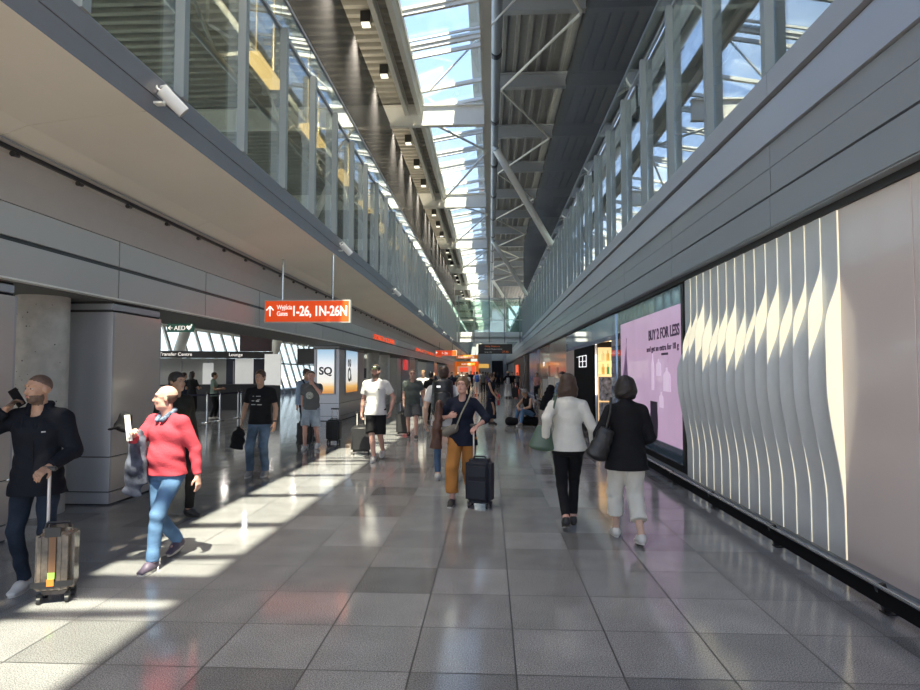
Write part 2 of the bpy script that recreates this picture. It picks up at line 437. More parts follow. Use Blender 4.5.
# ridge pipe with clamps
rt = empty('ridge_pipe', (.22, 0, 12.0)); tag(rt, 'long round grey steel pipe running along the ridge beside the skylight', 'pipe')
MB().tube((0, YB, 0), (0, YE-.02, 0), .16, n=16).build('pipe', M['steel_g'], rt, smooth=True)
cp = None
for k in range(10):
    if cp is None: o = cp = MB().tube((0, -.12, 0), (0, .12, 0), .19, n=16).bar((0,0,.1),(0,0,1.29),.08,.08).build('clamp', M['black'], rt)
    else: o = cp.copy(); COL.objects.link(o); o.parent = rt
    o.location = (0, 18.97 + 5.2*(k-1), 0)
# inclined struts
for k, nm in enumerate(['nearest', 'second', 'third', 'farthest']):
    y0 = 26.7 + 19.3*k
    rt = empty('roof_strut', (3.0, y0+2.6, 7.9)); tag(rt, '%s of the thick inclined white round struts between ridge pipe and right gallery' % nm, 'strut', 'inclined struts on the right')
    MB().tube((0.02, 0, 0), (-2.7, -2.5, 3.85), .16, n=16).build('tube', M['steel_w'], rt, smooth=True)
    MB().tube((-2.7, -2.5, 3.85), (-2.80, -2.6, 4.12), .15, .05, n=12).build('end_cone', M['steel_g'], rt, smooth=True)
    MB().box(-.10, .16, -.15, .15, -.10, .05).build('bracket', M['steel_g'], rt)
# thin braces on the right deck and across the skylight
n = 0
for k in range(6):
    y0 = 18.97 + 10.4*k
    for (a, b_) in (((.5, y0-5.1, 13.27), (2.95, y0, 13.27)), ((.5, y0+5.2, 13.27), (2.95, y0+.1, 13.27))):
        o = MB().tube(a, b_, .05, n=8).build('brace_rod', M['steel_l'])
        tag(o, 'thin diagonal brace rod below the right roof deck', 'brace rod', 'brace rods below the right deck')
for k in range(1, 7):
    y0 = 18.94 + 9.62*(k-1)
    for (a, b_) in (((-2.2, y0+.13, 9.95), (-.13, y0+4.7, 10.53)), ((-.13, y0+4.9, 10.53), (-2.2, y0+9.49, 9.95))):
        o = MB().tube(a, b_, .045, n=8).build('brace_rod', M['steel_w'])
        tag(o, 'thin white brace rod crossing beneath the skylight', 'brace rod', 'brace rods across the skylight')
o = MB().tube((-1.75, 17.2, 9.95), (1.3, 16.2, 12.6), .03, n=8).build('tie_rod', M['steel_w']); tag(o, 'thin slanting white tie rod crossing in front of the ridge pipe', 'rod')

# ---- far end
tag(MB().box(-24, 3.5, YE, YE+.3, 0, 14.2).build('wall_back', M['wall_l']), kind='structure')
tag(MB().box(-4.9, -4.7, 66, YE, 0, 2.6).build('wall_left', mat('orange_shop_wall', (.50, .34, .26), .5)), kind='structure')

# ---- footbridge
rt = empty('footbridge', (0, 57, 4.5)); tag(rt, 'enclosed glass footbridge crossing the hall between the two upper galleries', 'footbridge')
MB().box(-3.2, 3.0, -1.2, -1.1, 0, .42).box(-3.2, 3.0, -1.25, 1.2, .42, .5).box(-3.2,3.0,-1.28,-1.1,.5,.9).build('deck_beam', M['steel_w'], rt)
MB().box(-3.2, 3.0, -1.2, 1.2, .30, .40).box(-3.2, 3.0, -1.27, -1.12, 3.95, 4.1).box(-3.2, 3.0, -1.27, -1.2, 2.0, 2.06).build('rail', M['steel_w'], rt)
MB().box(-3.2, 3.0, -1.2, -1.18, .9, 4.0).box(-3.2, 3.0, 1.1, 1.12, .9, 4.0).build('glass_pane', M['glass_b'], rt)
pp = None
for k in range(5):
    if pp is None: o = pp = MB().box(-.05, .05, -1.32, -1.2, -.15, 4.3).build('post', M['mullion'], rt)
    else: o = pp.copy(); COL.objects.link(o); o.parent = rt
    o.location.x = -2.9 + 1.42*k
# ---- the big hanging board under the bridge
EM = mat('sign_white_letters', (.5, .5, .5), .5, emit=(1, 1, 1), es=.1)
rt = empty('hanging_sign', (.5, 56.6, 3.4)); tag(rt, 'large black departures direction board hanging below the footbridge', 'sign')
MB().box(-1.6, 1.6, -.08, .08, 0, .92).build('board', M['black'], rt)
text_mesh('lettering', 'Odloty  Departures', .18, mat('sign_orange', (.6,.15,.04), .5, emit=(1,.25,.05), es=.15), rt, (-1.0, -.085, .66))
text_mesh('lettering', 'Kontrola  Passport control', .15, EM, rt, (-1.0, -.085, .40))
text_mesh('lettering', 'Gates 1-26', .15, EM, rt, (-1.0, -.085, .12)); text_mesh('lettering', '27-45', .26, mat('sign_orange',(0,0,0)), rt, (.65, -.085, .1))
MB().tube((-1.3,0,.9),(-1.3,0,1.4),.02).tube((1.3,0,.9),(1.3,0,1.4),.02).build('hanger', M['chrome'], rt)
# ================================================================== FIXED THINGS
# ---- right: wave panel wall
MW = mat('wave_panel_white', (.74, .76, .76), .42, var=.02)
MLED = mat('backlit_gap', (.9, .85, .65), .5, emit=(1, .90, .66), es=.24)
rt = empty('wave_panel_wall', (3.1, 0, 0)); tag(rt, 'white wall feature of rippling vertical blades with backlit edges beside the pink poster', 'wall panel')
def sst(e0, e1, x):
    t = min(1, max(0, (x-e0)/(e1-e0))); return t*t*(3-2*t)
Y0, Y1, NS = 5.44, 9.64, 15
stp = (Y1-Y0)/NS
for i in range(NS):
    b = MB(); ya = Y0 + i*stp; yb_ = ya + stp
    o1 = .10*math.sin(i*1.7)+.06*math.sin(i*.6)
    rows = []; gap = []
    nz = 56
    for j in range(nz+1):
        z = .06 + (3.13-.06)*j/nz
        dn = .012 + .125*(1-sst(2.10+o1, 2.58+o1, z))*sst(.45, 1.62, z)
        df = .141*(1-sst(1.72+o1, 2.26+o1, z))*sst(.49, 1.58, z)
        row = []
        for q in range(7):
            u = q/6; d = dn*(1-u)+df*u - .030*math.sin(PI*u)**.8*sst(.5, 1.5, z)*(1-sst(1.9+o1,2.5+o1,z))
            row.append((-d-.012, ya + u*(yb_-ya), z))
        back = [(p[0]+.010, p[1], p[2]) for p in row]
        rows.append(row + back[::-1])
        gap.append((dn, z, df))
    b.grid(rows, True)
    n = 14; b.face(list(range(n))); b.face([len(b.v)-1-q for q in range(n)])
    b.build('blade', MW, rt, smooth=True)
    g = MB(); P = [[(.03, ya-.002, z), (-d-.006, ya-.002, z), (-d-.006, ya+.004, z), (.03, ya+.004, z)] for d, z, _ in gap]
    g.grid(P, True)
    for qi in range(len(g.f)):
        _d, z_, _f = gap[min(qi//4, len(gap)-1)]
        pass
    g.cur = 0; g.face([0,1,2,3]); k = len(g.v); g.face([k-1,k-2,k-3,k-4]); g.build('backlit_strip', [MLED, MW], rt)
MB().box(.02, .055, Y0-.01, Y1, .05, 3.13).build('back_panel', MW, rt)

# ---- right: near glossy pinkish panels
MP = mat('pinkish_lacquer', (.78, .67, .62), .16, var=.015, vscale=.8, coat=.3)
ys = [5.43, 4.50, 3.57, 2.64, 1.71, .78, -.15, -1.08]
for i in range(len(ys)-1):
    o = MB().box(3.085, 3.15, ys[i+1]+.004, ys[i]-.004, .05, 3.13).build('lacquer_panel', MP, bevel=.003)
    if i < 3: tag(o, ['tall glossy pale pink wall panel touching the white wave wall', 'tall glossy pale pink wall panel cut off by the right edge of the picture', 'tall glossy pale pink wall panel next behind the right picture edge'][i], 'wall panel', 'pale pink wall panels')
    else: tag(o, 'tall glossy pale pink wall panel near the viewer', 'wall panel', 'pale pink wall panels')
tag(MB().box(3.08, 3.15, YB, YE, 0.0, .045).build('baseboard_right', M['steel_g']), kind='structure')

# ---- right: pink poster light box
rt = empty('poster_lightbox', (3.1, 9.7, 0)); tag(rt, 'large pink duty free poster BUY 2 FOR LESS behind glass on the right wall', 'poster')
MPK = mat('poster_pink', (.60, .40, .58), .35, var=.10, vscale=1.1, emit=(.62, .42, .60), es=.22, coat=.4)
MB().box(-.02, .04, .12, 4.60, .45, 2.80).build('poster_sheet', MPK, rt)
MB().box(-.03, .045, -.02, .10, .2, 3.1).build('frame', M['black'], rt)
MB().box(-.03, .03, .12, 5.13, .2, .44).build('lower_panel', mat('blue_grey_glass', (.20, .29, .38), .12, metal=.5, coat=.5), rt)
MB().box(-.0, .05, .12, 5.13, 2.81, 3.12).box(.0, .05, 4.61, 5.13, .45, 2.80).build('upper_panel', mat('dark_teal_glass', (.22, .30, .33), .05, metal=.85, coat=.6, spec=.8), rt)
MTX = mat('poster_dark_print', (.09, .05, .12), .5)
def rtext(name, s, size, m, parent, y, z, x=-.024, **k): return text_mesh(name, s, size, m, parent, (x, y, z), (PI/2, 0, -PI/2), **k)
def fit(o, wd):
    xs = [v.co.x for v in o.data.vertices]; s = wd/(max(xs)-min(xs)); x0 = min(xs)
    for v in o.data.vertices: v.co.x = (v.co.x-x0)*s
    return o
fit(rtext('lettering', 'BUY 2 FOR LESS', .27, MTX, rt, 2.10, 2.30, bold=.006), 1.90)
fit(rtext('lettering', 'and get an extra for 18 g', .15, MTX, rt, 2.25, 2.08, bold=.002), 2.0)
MB().box(-.026, -.02, .85, 1.25, 1.99, 2.03).build('print_mark', MTX, rt)
MPL = mat('pale_print', (.74, .58, .74), .4, emit=(.8, .62, .8), es=.2)
for (yy, zz, ww, hh) in ((.95, 1.35, .42, .30), (1.45, 1.62, .30, .22), (1.85, 1.35, .18, .50), (1.3, 1.05, .25, .2)):
    bt = MB(); n = 14; pr = []
    for i in range(n+1):
        t = i/n; w_ = ww/2*(1 if t < .7 else max(.25, 1-(t-.7)*5)); pr.append([(-.024, yy-w_, zz+hh*1.4*t), (-.024, yy+w_, zz+hh*1.4*t), (-.021, yy+w_, zz+hh*1.4*t), (-.021, yy-w_, zz+hh*1.4*t)])
    bt.grid(pr, True); bt.build('printed_flacon', MPL, rt)
fg = MB(); P = []
for i in range(17):
    t = i/16; z = .46 + t*.68; ww = .20 + .06*math.sin(t*PI*1.1)
    if t > .78: ww = .24
    P.append([(-.024, 1.80-ww, z), (-.024, 1.80+ww, z), (-.020, 1.80+ww, z), (-.020, 1.80-ww, z)])
fg.grid(P, True); fg.build('printed_bottle', mat('dark_print', (.05, .03, .08), .4), rt)
fg = MB(); P = []
for i in range(17):
    t = i/16; z = 1.3 + t*1.15; ww = .30*(1-t)+.05
    P.append([(-.023, 4.2-ww-.1*t, z), (-.023, 4.2+ww-.3*t, z), (-.021, 4.2+ww-.3*t, z), (-.021, 4.2-ww-.1*t, z)])
fg.grid(P, True); fg.build('printed_figure', mat('magenta_print', (.50, .27, .50), .5, var=.3, vscale=5), rt)

# ---- right: shop portal with blue glass
MBG = mat('blue_glass_cladding', (.40, .54, .78), .05, metal=.5, coat=.6, spec=.9)
rt = empty('shop_portal', (3.1, 18.3, 0)); tag(rt, 'blue glass shop portal around the black entrance of the duty free shop', 'shop front')
for k in range(7): MB().box(-.02, .05, -2.9+1.29*k+.006, -2.9+1.29*(k+1)-.006, 2.5, 3.12).build('blue_cladding', MBG, rt)
MB().box(-.02, .05, -3.45, -2.9, 0, 3.12).build('blue_pilaster', MBG, rt)
MB().box(-.02, .05, 3.8, 6.15, 0, 2.5).build('grey_pier', mat('pier_grey', (.40, .40, .40), .3, metal=.3), rt)
MB().box(-.03, .03, -.23, 3.8, 0, 2.5).build('black_panel', mat('matt_black', (.008,.008,.009), .8, spec=.1), rt)
ML = mat('logo_white', (.8, .8, .8), .4, emit=(1,1,1), es=.35)
lg = MB()
for a_ in (1.0, 1.75, 2.5): lg.box(-.045, -.03, a_-.03, a_+.03, 1.86, 2.22)
for z in (1.86, 2.04, 2.22): lg.box(-.045, -.03, 1.0, 2.5, z-.012, z+.012)
lg.box(-.045,-.03,2.5,3.1,2.205,2.22)
lg.build('shop_logo', ML, rt)
# shop interior behind the opening
tag(MB().box(3.2, 6.5, 18.05, 18.15, 0, 2.6).box(3.2, 6.5, 14.86, 14.96, 0, 2.6).box(6.4, 6.5, 14.96, 18.05, 0, 2.6).box(3.2, 6.5, 14.86, 18.15, 2.6, 2.7).build('wall_back', M['dark']), kind='structure')
rt = empty('bottle_shelf', (3.2, 17.60, 0)); tag(rt, 'lit shelf unit full of liquor bottles inside the black shop entrance', 'shelf')
MFB = mat('patterned_front', (.50, .48, .62), .5, var=.85, vscale=9)
for k in range(3):
    for z0, z1 in ((.05, .8), (.86, 1.55)): MB().box(.02+.5*k, .49+.5*k, 0, .4, z0, z1).build('patterned_box', MFB, rt)
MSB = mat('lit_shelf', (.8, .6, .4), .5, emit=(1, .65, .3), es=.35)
MB().box(0, 1.6, 0, .4, 1.60, 1.63).build('shelf_board', MSB, rt); MB().box(0, 1.6, 0, .4, 1.99, 2.02).build('shelf_board', MSB, rt); MB().box(0,1.6,.40,.43,0,2.42).build('back_panel', MSB, rt)
tag(MB().box(3.3, 4.8, 16.6, 16.9, 2.54, 2.60).build('ceiling_light', mat('warm_lamp', (1, .8, .5), .5, emit=(1, .7, .35), es=2.)), 'warm strip lamp above the liquor shelves in the shop entrance', 'lamp')
bc = [(.7,.4,.1), (.6,.15,.05), (.1,.3,.1), (.8,.65,.3), (.15,.1,.3)]
BN = 'amber red green gold violet'.split()
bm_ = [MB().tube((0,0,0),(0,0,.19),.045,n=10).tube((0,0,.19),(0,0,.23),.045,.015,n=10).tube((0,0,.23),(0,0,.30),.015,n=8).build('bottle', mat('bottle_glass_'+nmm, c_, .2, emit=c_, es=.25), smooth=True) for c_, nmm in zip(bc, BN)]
first = set()
for lev, z in ((0, 1.63), (1, 2.02)):
    for j in range(10):
        i = (j*7+lev*3) % 5; src = bm_[i]
        if i in first: o = src.copy(); COL.objects.link(o)
        else: o = src; first.add(i)
        o.location = (3.30 + j*.14, 17.72, z)
        tag(o, '%s liquor bottle on the %s board of the lit shop shelf' % (BN[i], ['lower', 'upper'][lev]), 'bottle', '%s bottles on the %s shelf board in the shop' % (BN[i], ['lower', 'upper'][lev]))

# ---- right: farther fronts
rt = empty('storefront', (3.1, 30.8, 0)); tag(rt, 'beige shop front with white screens beyond the blue glass portal', 'shop front')
MB().box(-.02, .05, -6.3, 6.3, .1, 3.12).build('beige_cladding', mat('beige_gloss', (.60, .52, .44), .15, coat=.3), rt)
for (a, b_, z0, z1) in ((-5.6,-2.2,.3,1.4), (-1.8,1.2,.3,1.45), (1.6,4.6,.3,1.3)):
    MB().box(-.03, -.015, a, b_, z0, z1).build('white_poster', mat('white_poster', (.75, .73, .70), .3, var=.08, vscale=3), rt)
rtext('shop_lettering', 'DUTY', .36, mat('logo_white', (1,1,1)), rt, 4.2, 2.02, x=-.03)
MB().box(-.03, -.015, .2, 1.0, 1.5, 2.0).box(-.03,-.015,-3.5,-3.1,1.5,1.9).build('red_print', mat('red_print', (.5, .12, .08), .4), rt)
rt = empty('storefront', (3.1, 44, 0)); tag(rt, 'blue framed doorway front beyond the beige shop front', 'shop front')
MB().box(-.02, .05, -6.8, -4.0, 2.2, 3.12).box(-.02, .05, -4, 3, 0, 3.12).build('blue_cladding', mat('blue_panel', (.18, .28, .50), .2), rt)
MB().box(-.03, .03, -6.8, -4.0, 0, 2.2).build('dark_doorway', M['black'], rt)
rt = empty('twisted_sculpture', (2.55, 50.5, 0)); tag(rt, 'white twisted wall panel standing far down the right wall', 'wall panel')
b = MB(); P = []
for i in range(33):
    z = .05 + 3.0*i/32; dx = .16*math.sin(z*2.1)
    P.append([(.22-dx*.5, -.7, z), (.34-dx*.3, .7, z), (.38-dx*.3, .7, z), (.26-dx*.5, -.7, z)])
b.grid(P, True); b.build('twisted_sheet', MW, rt, smooth=True)
tag(MB().box(3.04, 3.14, 66, 72, 0, 2.5).build('storefront', mat('red_front', (.6, .08, .03), .4, emit=(.9,.12,.05), es=.3)), 'red lit shop front far down on the right side', 'shop front')
tag(MB().box(3.04, 3.14, 75, 100, 0, 2.9).build('storefront', mat('grey_front', (.3, .3, .32), .3)), 'grey shop front at the far end of the right side', 'shop front')

# ---- guard rail along the right wall
rt = empty('guard_rail', (2.7, 0, 0)); tag(rt, 'low black guard rail with chrome tube and short leaning posts along the right wall', 'rail')
MB().box(0.01, .05, -2, 34, .07, .18).build('bumper_board', mat('matt_black', (0,0,0)), rt)
MB().tube((0.0, -2, .20), (0.0, 34, .20), .014, n=10).build('chrome_tube', M['chrome'], rt, smooth=True)
pp = None
for k in range(21):
    if pp is None:
        o = pp = MB().bar((.06, 0, 0.01), (.0, 0, .20), .03, .07, up=(1,0,0)).box(.02,.10,-.045,.045,0,.010).build('rail_post', M['black'], rt)
    else: o = pp.copy(); COL.objects.link(o); o.parent = rt
    o.location = (.03, 1.19+1.62*k, 0)
tag(MB().box(2.97, 3.07, YB, 60, 0, .03).build('trim_7', M['steel_g']), kind='structure')

# ---- left: clad boxes and concrete column
MCL = mat('column_cladding_grey', (.38, .39, .42), .28, metal=.35, coat=.2)
MCS = mat('column_cladding_side', (.48, .44, .41), .28, metal=.25, coat=.2)
def clad(y0, y1, xw, label, h=2.46):
    rt = empty('column_cladding', (-4.83, y0, 0)); tag(rt, label, 'column')
    d = y1-y0
    for z0, z1 in ((.02, .16), (.175, .60), (.615, h)):
        b = MB(); b.box(-xw, -.04, 0, .03, z0, z1); b.cur = 1; b.box(-.03, 0, .04, d-.03, z0, z1); b.cur = 0
        b.box(-.04, -.001, .0, .04, z0, z1); b.box(-xw, -.04, d-.03, d, z0, z1); b.box(-.04,-.001,d-.04,d,z0,z1)
        b.build('cladding_panel', [MCL, MCS], rt)
    MB().box(-xw+.02, -.03, .02, d-.02, 0, h+.15).build('core', M['dark'], rt)
    MB().box(-xw, -.01, .01, d-.01, h+.015, h+.13).build('cap', M['steel_g'], rt, bevel=.02)
    return rt
clad(3.0, 5.88, .55, 'tall grey clad column box at the left picture edge')
clad(7.45, 8.58, .9, 'tall grey clad column box right behind the bare concrete column')
rt3 = clad(20.5, 24.6, .88, 'grey clad column box carrying two SQ posters', h=2.48); rt3.location.x = -5.2
clad(36, 38.5, .7, 'grey clad column box behind the one with the posters')
clad(52, 54.5, .7, 'farthest grey clad column box near the orange shops')
def grad_mat():
    m = bpy.data.materials.new('poster_gradient'); m.use_nodes = True; t = m.node_tree; b = t.nodes['Principled BSDF']
    g = t.nodes.new('ShaderNodeNewGeometry'); s = t.nodes.new('ShaderNodeSeparateXYZ'); mr = t.nodes.new('ShaderNodeMapRange'); r = t.nodes.new('ShaderNodeValToRGB')
    mr.inputs[1].default_value = 1.0; mr.inputs[2].default_value = 2.43
    t.links.new(g.outputs['Position'], s.inputs[0]); t.links.new(s.outputs['Z'], mr.inputs[0]); t.links.new(mr.outputs[0], r.inputs[0])
    e = r.color_ramp.elements; e[0].position = 0; e[0].color = (.62, .26, .05, 1); e[1].position = 1; e[1].color = (.35, .55, .72, 1)
    for p, c in ((.12, (.85, .50, .15, 1)), (.24, (.85, .80, .70, 1)), (.6, (.85, .86, .86, 1))):
        q = e.new(p); q.color = c
    t.links.new(r.outputs[0], b.inputs['Base Color']); t.links.new(r.outputs[0], b.inputs['Emission Color']); b.inputs['Emission Strength'].default_value = .30; b.inputs['Roughness'].default_value = .2
    return m
MG = grad_mat()
MTK = mat('poster_black', (.03, .04, .05), .4)
p1 = empty('lit_poster', (-5.66, 20.48, .95)); p1.scale = (1.06, 1, 1.06); tag(p1, 'narrow lit poster with SQ lettering facing the viewer on the column box', 'poster')
MB().box(-.32, .32, -.03, .01, -.03, 1.46).build('frame', M['steel_g'], p1); MB().box(-.28, .28, -.036, -.03, 0, 1.43).build('sheet', MG, p1)
text_mesh('lettering', 'SQ', .34, MTK, p1, (0, -.038, .62), align='CENTER', bold=.012)
p2 = empty('lit_poster', (-5.19, 22.25, .95)); p2.scale = (1, 1.02, 1.06); tag(p2, 'narrow lit poster with turned lettering on the corridor side of the column box', 'poster')
MB().box(-.01, .03, -.95, .95, -.03, 1.46).build('frame', M['steel_g'], p2); MB().box(.03, .036, -.9, .9, 0, 1.43).build('sheet', MG, p2)
text_mesh('lettering', 'SQ', .62, MTK, p2, (.04, -.22, 1.15), (PI, PI/2, 0), align='LEFT', bold=.015)
rt = empty('concrete_column', (-5.42, 7.0, 0)); tag(rt, 'round bare concrete column with small pits at the far left', 'column')
MB().tube((0,0,0), (0,0,2.6), .28, n=40).build('shaft', M['concrete'], rt, smooth=True)
pt = MB()
for i in range(60):
    a = -PI/2 + random.uniform(-1.4, 1.4); z = random.uniform(.3, 2.5); r = random.choice([.004,.005,.008])
    pt.sphere((0.281*math.cos(a), 0.281*math.sin(a), z), (r, r, r), 6, 4)
pp_ = pt.build('pitting', M['dark'], rt); pp_['kind'] = 'stuff'
for (yy, lb) in ((12.9, 'first'), (28.5, 'second'), (31.5, 'third'), (44, 'fourth'), (60, 'fifth')):
    if yy < 20: continue
    tag(MB().tube((-5.6,yy,0),(-5.6,yy,2.6),.3,n=24).build('concrete_column', M['concrete'], smooth=True), 'round concrete column beyond the poster box, %s in the row' % lb, 'column')

# ---- left: track with small black spots
rt = empty('track_light', (-4.60, 0, 3.84)); tag(rt, 'long black lighting track with small spot heads under the left soffit', 'light fitting')
MB().box(-.015, .015, 2, 60, -.02, .02).build('rail', M['black'], rt); MB().box(.06, .075, 2, 60, .03, .045).build('conduit', M['steel_g'], rt)
pp = None
for k in range(50):
    if pp is None: o = pp = MB().tube((0,.035,-.04),(.015,-.06,-.05),.020,.028,n=10).box(-.010,.010,-.015,.015,-.04,0).build('spot_head', M['black'], rt)
    else: o = pp.copy(); COL.objects.link(o); o.parent = rt
    o.location = (0, 4.6+.92*k, 0)
# ---- left: white cylinder spotlights on the slab edge
def cyl(k, y):
    rt = empty('cylinder_spotlight', (-3.12, y, 4.24)); tag(rt, '%s white cylinder spotlight with cable on the left slab edge' % k, 'spotlight', 'cylinder spotlights on the left slab edge')
    MB().tube((.045, -.02, .10), (.20, .10, -.07), .062, n=18).build('housing', M['white'], rt, smooth=True)
    MB().tube((.2005, .1005, -.0705), (.204, .103, -.074), .055, n=18).build('lens', mat('lens_grey', (.30,.30,.26), .3), rt)
    MB().box(-.03, .05, -.03, .04, -.03, -.01).bar((.05,.0,-.02),(.09,.02,.03),.03,.02).build('bracket', M['steel_w'], rt)
    MB().path([(-.02, .0, .16), (.02, -.06, .10), (.07, -.05, .06), (.10, .0, .05)], .010, 6).path([(-.02,.03,.15),(.05,.04,.17),(.10,.04,.12)], .010, 6).build('cable', M['white'], rt, smooth=True)
for nm, y in zip(['nearest', 'second', 'third', 'fourth', 'fifth', 'sixth', 'seventh'], [5.40 + 6.88*k for k in range(7)]): cyl(nm, y)
# ---- made-up downlights, added as fill light for the left hall
dl = None
for k in range(12):
    x, y = (-9.5, -13.0)[k%2], 5+6*(k//2)
    if dl is None:
        dl = empty('fill_downlight', (x, y, 4.12)); MB().tube((0,0,-.02),(0,0,-.001),.18,n=20).build('trim_ring', M['steel_w'], dl); MB().tube((0,0,-.03),(0,0,-.02),.14,n=20).build('diffuser', mat('fill_downlight_glass', (.9,.9,.85), .4, emit=(1,.95,.85), es=2.), dl); o = dl
    else:
        o = empty('fill_downlight', (x, y, 4.12))
        for q in kids(dl):
            if q.type == 'MESH': c_ = q.copy(); COL.objects.link(c_); c_.parent = o
    lamp_light(o, (0, 0, -.05), 16, .26)
    tag(o, 'round downlight added for fill light in the dark ceiling of the left hall', 'lamp', 'added fill downlights in the left hall')
# ---- flood lamps under left deck
fl = None
MFL = mat('flood_glass', (.8, .8, .7), .3, emit=(1, .95, .8), es=.4)
for k in range(-5, 28):
    y = 13.9 + 2.5*k
    if abs((y-18.94+4.81) % 9.62 - 4.81) < .4: y += .7
    if fl is None:
        fl = empty('flood_lamp', (-2.95, y, 10.0)); MB().box(-.12, .12, -.11, .11, .02, .30).build('housing', M['black'], fl)
        MB().prism_x([(-.09,-.02),(.09,-.02),(.11,.02),(-.11,.02)], -.10, .10).build('reflector', MFL, fl); o = fl
    else:
        o = copy_tree(fl); o.location.y = y
        for q in kids(o):
            if q.type == 'LIGHT': bpy.data.objects.remove(q)
    lamp_light(o, (0, 0, -.04), 17, .26, (1, .89, .74), 78)
    tag(o, 'small square flood lamp hanging below the left deck, %d from the front' % (k+6), 'lamp', 'flood lamps below the left deck')
# warm tube lamps in the left gallery
tl = None
for k in range(8):
    y = 12.6 + 3.6*k
    if tl is None: o = tl = MB().box(-.16, .16, -.75, .75, 0, .1).tube((0,-.5,.1),(0,-.5,2.1),.01,n=6).tube((0,.5,.1),(0,.5,2.1),.01,n=6).build('tube_lamp', mat('warm_tube', (1,.8,.4), .5, emit=(1,.62,.22), es=.8))
    else: o = tl.copy(); COL.objects.link(o)
    o.location = (-4.9, y, 8.2)
    lamp_light(o, (0, 0, .14), 26, .3, (1, .85, .62), rot=(PI, 0, 0))
    tag(o, 'warm yellow tube lamp in the left upper gallery, %s from the front' % names[k], 'lamp', 'warm tube lamps in the left gallery')
rt = empty('lattice_truss', (-5.7, 0, 8.3)); tag(rt, 'white lattice truss behind the left gallery glazing', 'truss')
b = MB(); b.tube((0, 2, 0), (0, 60, 0), .07, n=8); b.tube((0, 2, 1.2), (0, 60, 1.2), .07, n=8); b.build('chord', M['steel_l'], rt)
b = MB()
for k in range(29): b.tube((0, 2+2*k, 0 if k%2 else 1.2), (0, 4+2*k, 1.2 if k%2 else 0), .04, n=6)
b.build('lattice', M['steel_l'], rt)

# ---- orange hanging signs
MOR = mat('sign_orange_panel', (.75, .10, .015), .35, emit=(1, .08, .012), es=.18)
MLT = mat('sign_letters', (.95, .9, .85), .4, emit=(1, .93, .85), es=.35)
def gate_sign(x, y, z, w, h, label, full=True, lone=None):
    rt = empty('hanging_sign', (x, y, z)); tag(rt, label, 'sign')
    MB().box(-w/2, w/2, -.06, .06, 0, h).build('box', M['steel_l'], rt)
    MB().box(-w/2+.02, w/2-.02, -.065, -.055, .02, h-.02).build('face', MOR, rt)
    if full:
        fit(text_mesh('lettering', '1-26, 1N-26N', .285, MLT, rt, (-w/2+.60, -.068, h*.5-.09), spacing=.95, bold=.006), 1.10)
        text_mesh('lettering', 'Wyj\u015bcia\nGates', .13, MLT, rt, (-w/2+.26, -.068, h*.5+.04), sx=.8, spacing=.92)
    else:
        text_mesh('lettering', lone or '1-26', h*.62, MLT, rt, (-w/2+h*1.1, -.068, h*.28))
    s = h/.46
    a = MB().box(-.014*s, .014*s, -.068, -.063, -.10*s, .09*s).bar((0,-.0655,.10*s),(-.075*s,-.0655,.02*s),.005,.026*s,up=(.7,0,.7)).bar((0,-.0655,.10*s),(.075*s,-.0655,.02*s),.005,.026*s,up=(-.7,0,.7)).build('arrow', MLT, rt)
    a.location = (-w/2+.12*s, 0, h*.5)
    MB().tube((-w*.30, 0, h), (-w*.30, 0, 4.035-z), .02, n=8).tube((w*.29, 0, h), (w*.29, 0, 4.07-z), .02, n=8).build('hanger_rod', M['chrome'], rt)
gate_sign(-3.70, 12.0, 2.69, 1.76, .46, 'orange gate sign 1-26, 1N-26N hanging on two rods near the left soffit')
gate_sign(-3.45, 47.0, 2.95, 1.7, .45, 'small orange hanging sign over the walkway farther down the hall', False, '1-26')
def band_sign(y0, y1, s, label):
    rt = empty('fascia_sign', (-4.74, y0, 3.1)); tag(rt, label, 'sign')
    text_mesh('lettering', s, .30, mat('red_letters', (.7,.08,.03), .5, emit=(1,.12,.04), es=.25), rt, (.01, 0, -.05), (PI/2, 0, PI/2), extrude=.02, sx=(y1-y0)/(.17*len(s)))
band_sign(24.2, 29.4, 'COSTA COFFEE', 'red letters on the fascia above the poster column box')
band_sign(38, 58, 'DUTY FREE SHOP', 'row of red letters on the fascia far down the hall')
# pale orange glow letters? (none) ; AED sign
rt = empty('hanging_sign', (-6.08, 12.3, 2.63)); 
rt.location = (-5.50, 10.4, 2.40)
tag(rt, 'small dark green AED sign with heart hanging beyond the clad column box', 'sign')
MGR = mat('aed_green', (.01, .05, .035), .4, emit=(.01,.06,.04), es=.3)
MB().box(-.24, .24, -.02, .02, 0, .15).build('board', MGR, rt)
text_mesh('lettering', 'AED', .11, MLT, rt, (-.11, -.024, .035))
MB().bar((-.21,-.022,.075),(-.14,-.022,.075),.004,.012).bar((-.21,-.022,.075),(-.175,-.022,.11),.004,.012).bar((-.21,-.022,.075),(-.175,-.022,.04),.004,.012).build('arrow', MLT, rt)
hb = MB(); hp = []
for i in range(24):
    t = 2*PI*i/24; hp.append((.003*16*math.sin(t)**3+.16, .003*(13*math.cos(t)-5*math.cos(2*t)-2*math.cos(3*t)-math.cos(4*t))+.08))
hb.v += [(x, -.024, z) for x, z in hp]; hb.face(list(range(24)))
hb.v += [(x, -.021, z) for x, z in hp]; hb.face(list(range(24, 48)))
hb.box(.205,.213,-.024,-.021,.105,.145).box(.19,.228,-.024,-.021,.121,.129)
hb.build('heart', MLT, rt)
MB().tube((-.17,0,.15),(-.17,0,.26),.004,n=6).tube((.17,0,.15),(.17,0,.26),.004,n=6).build('hanger', M['chrome'], rt)

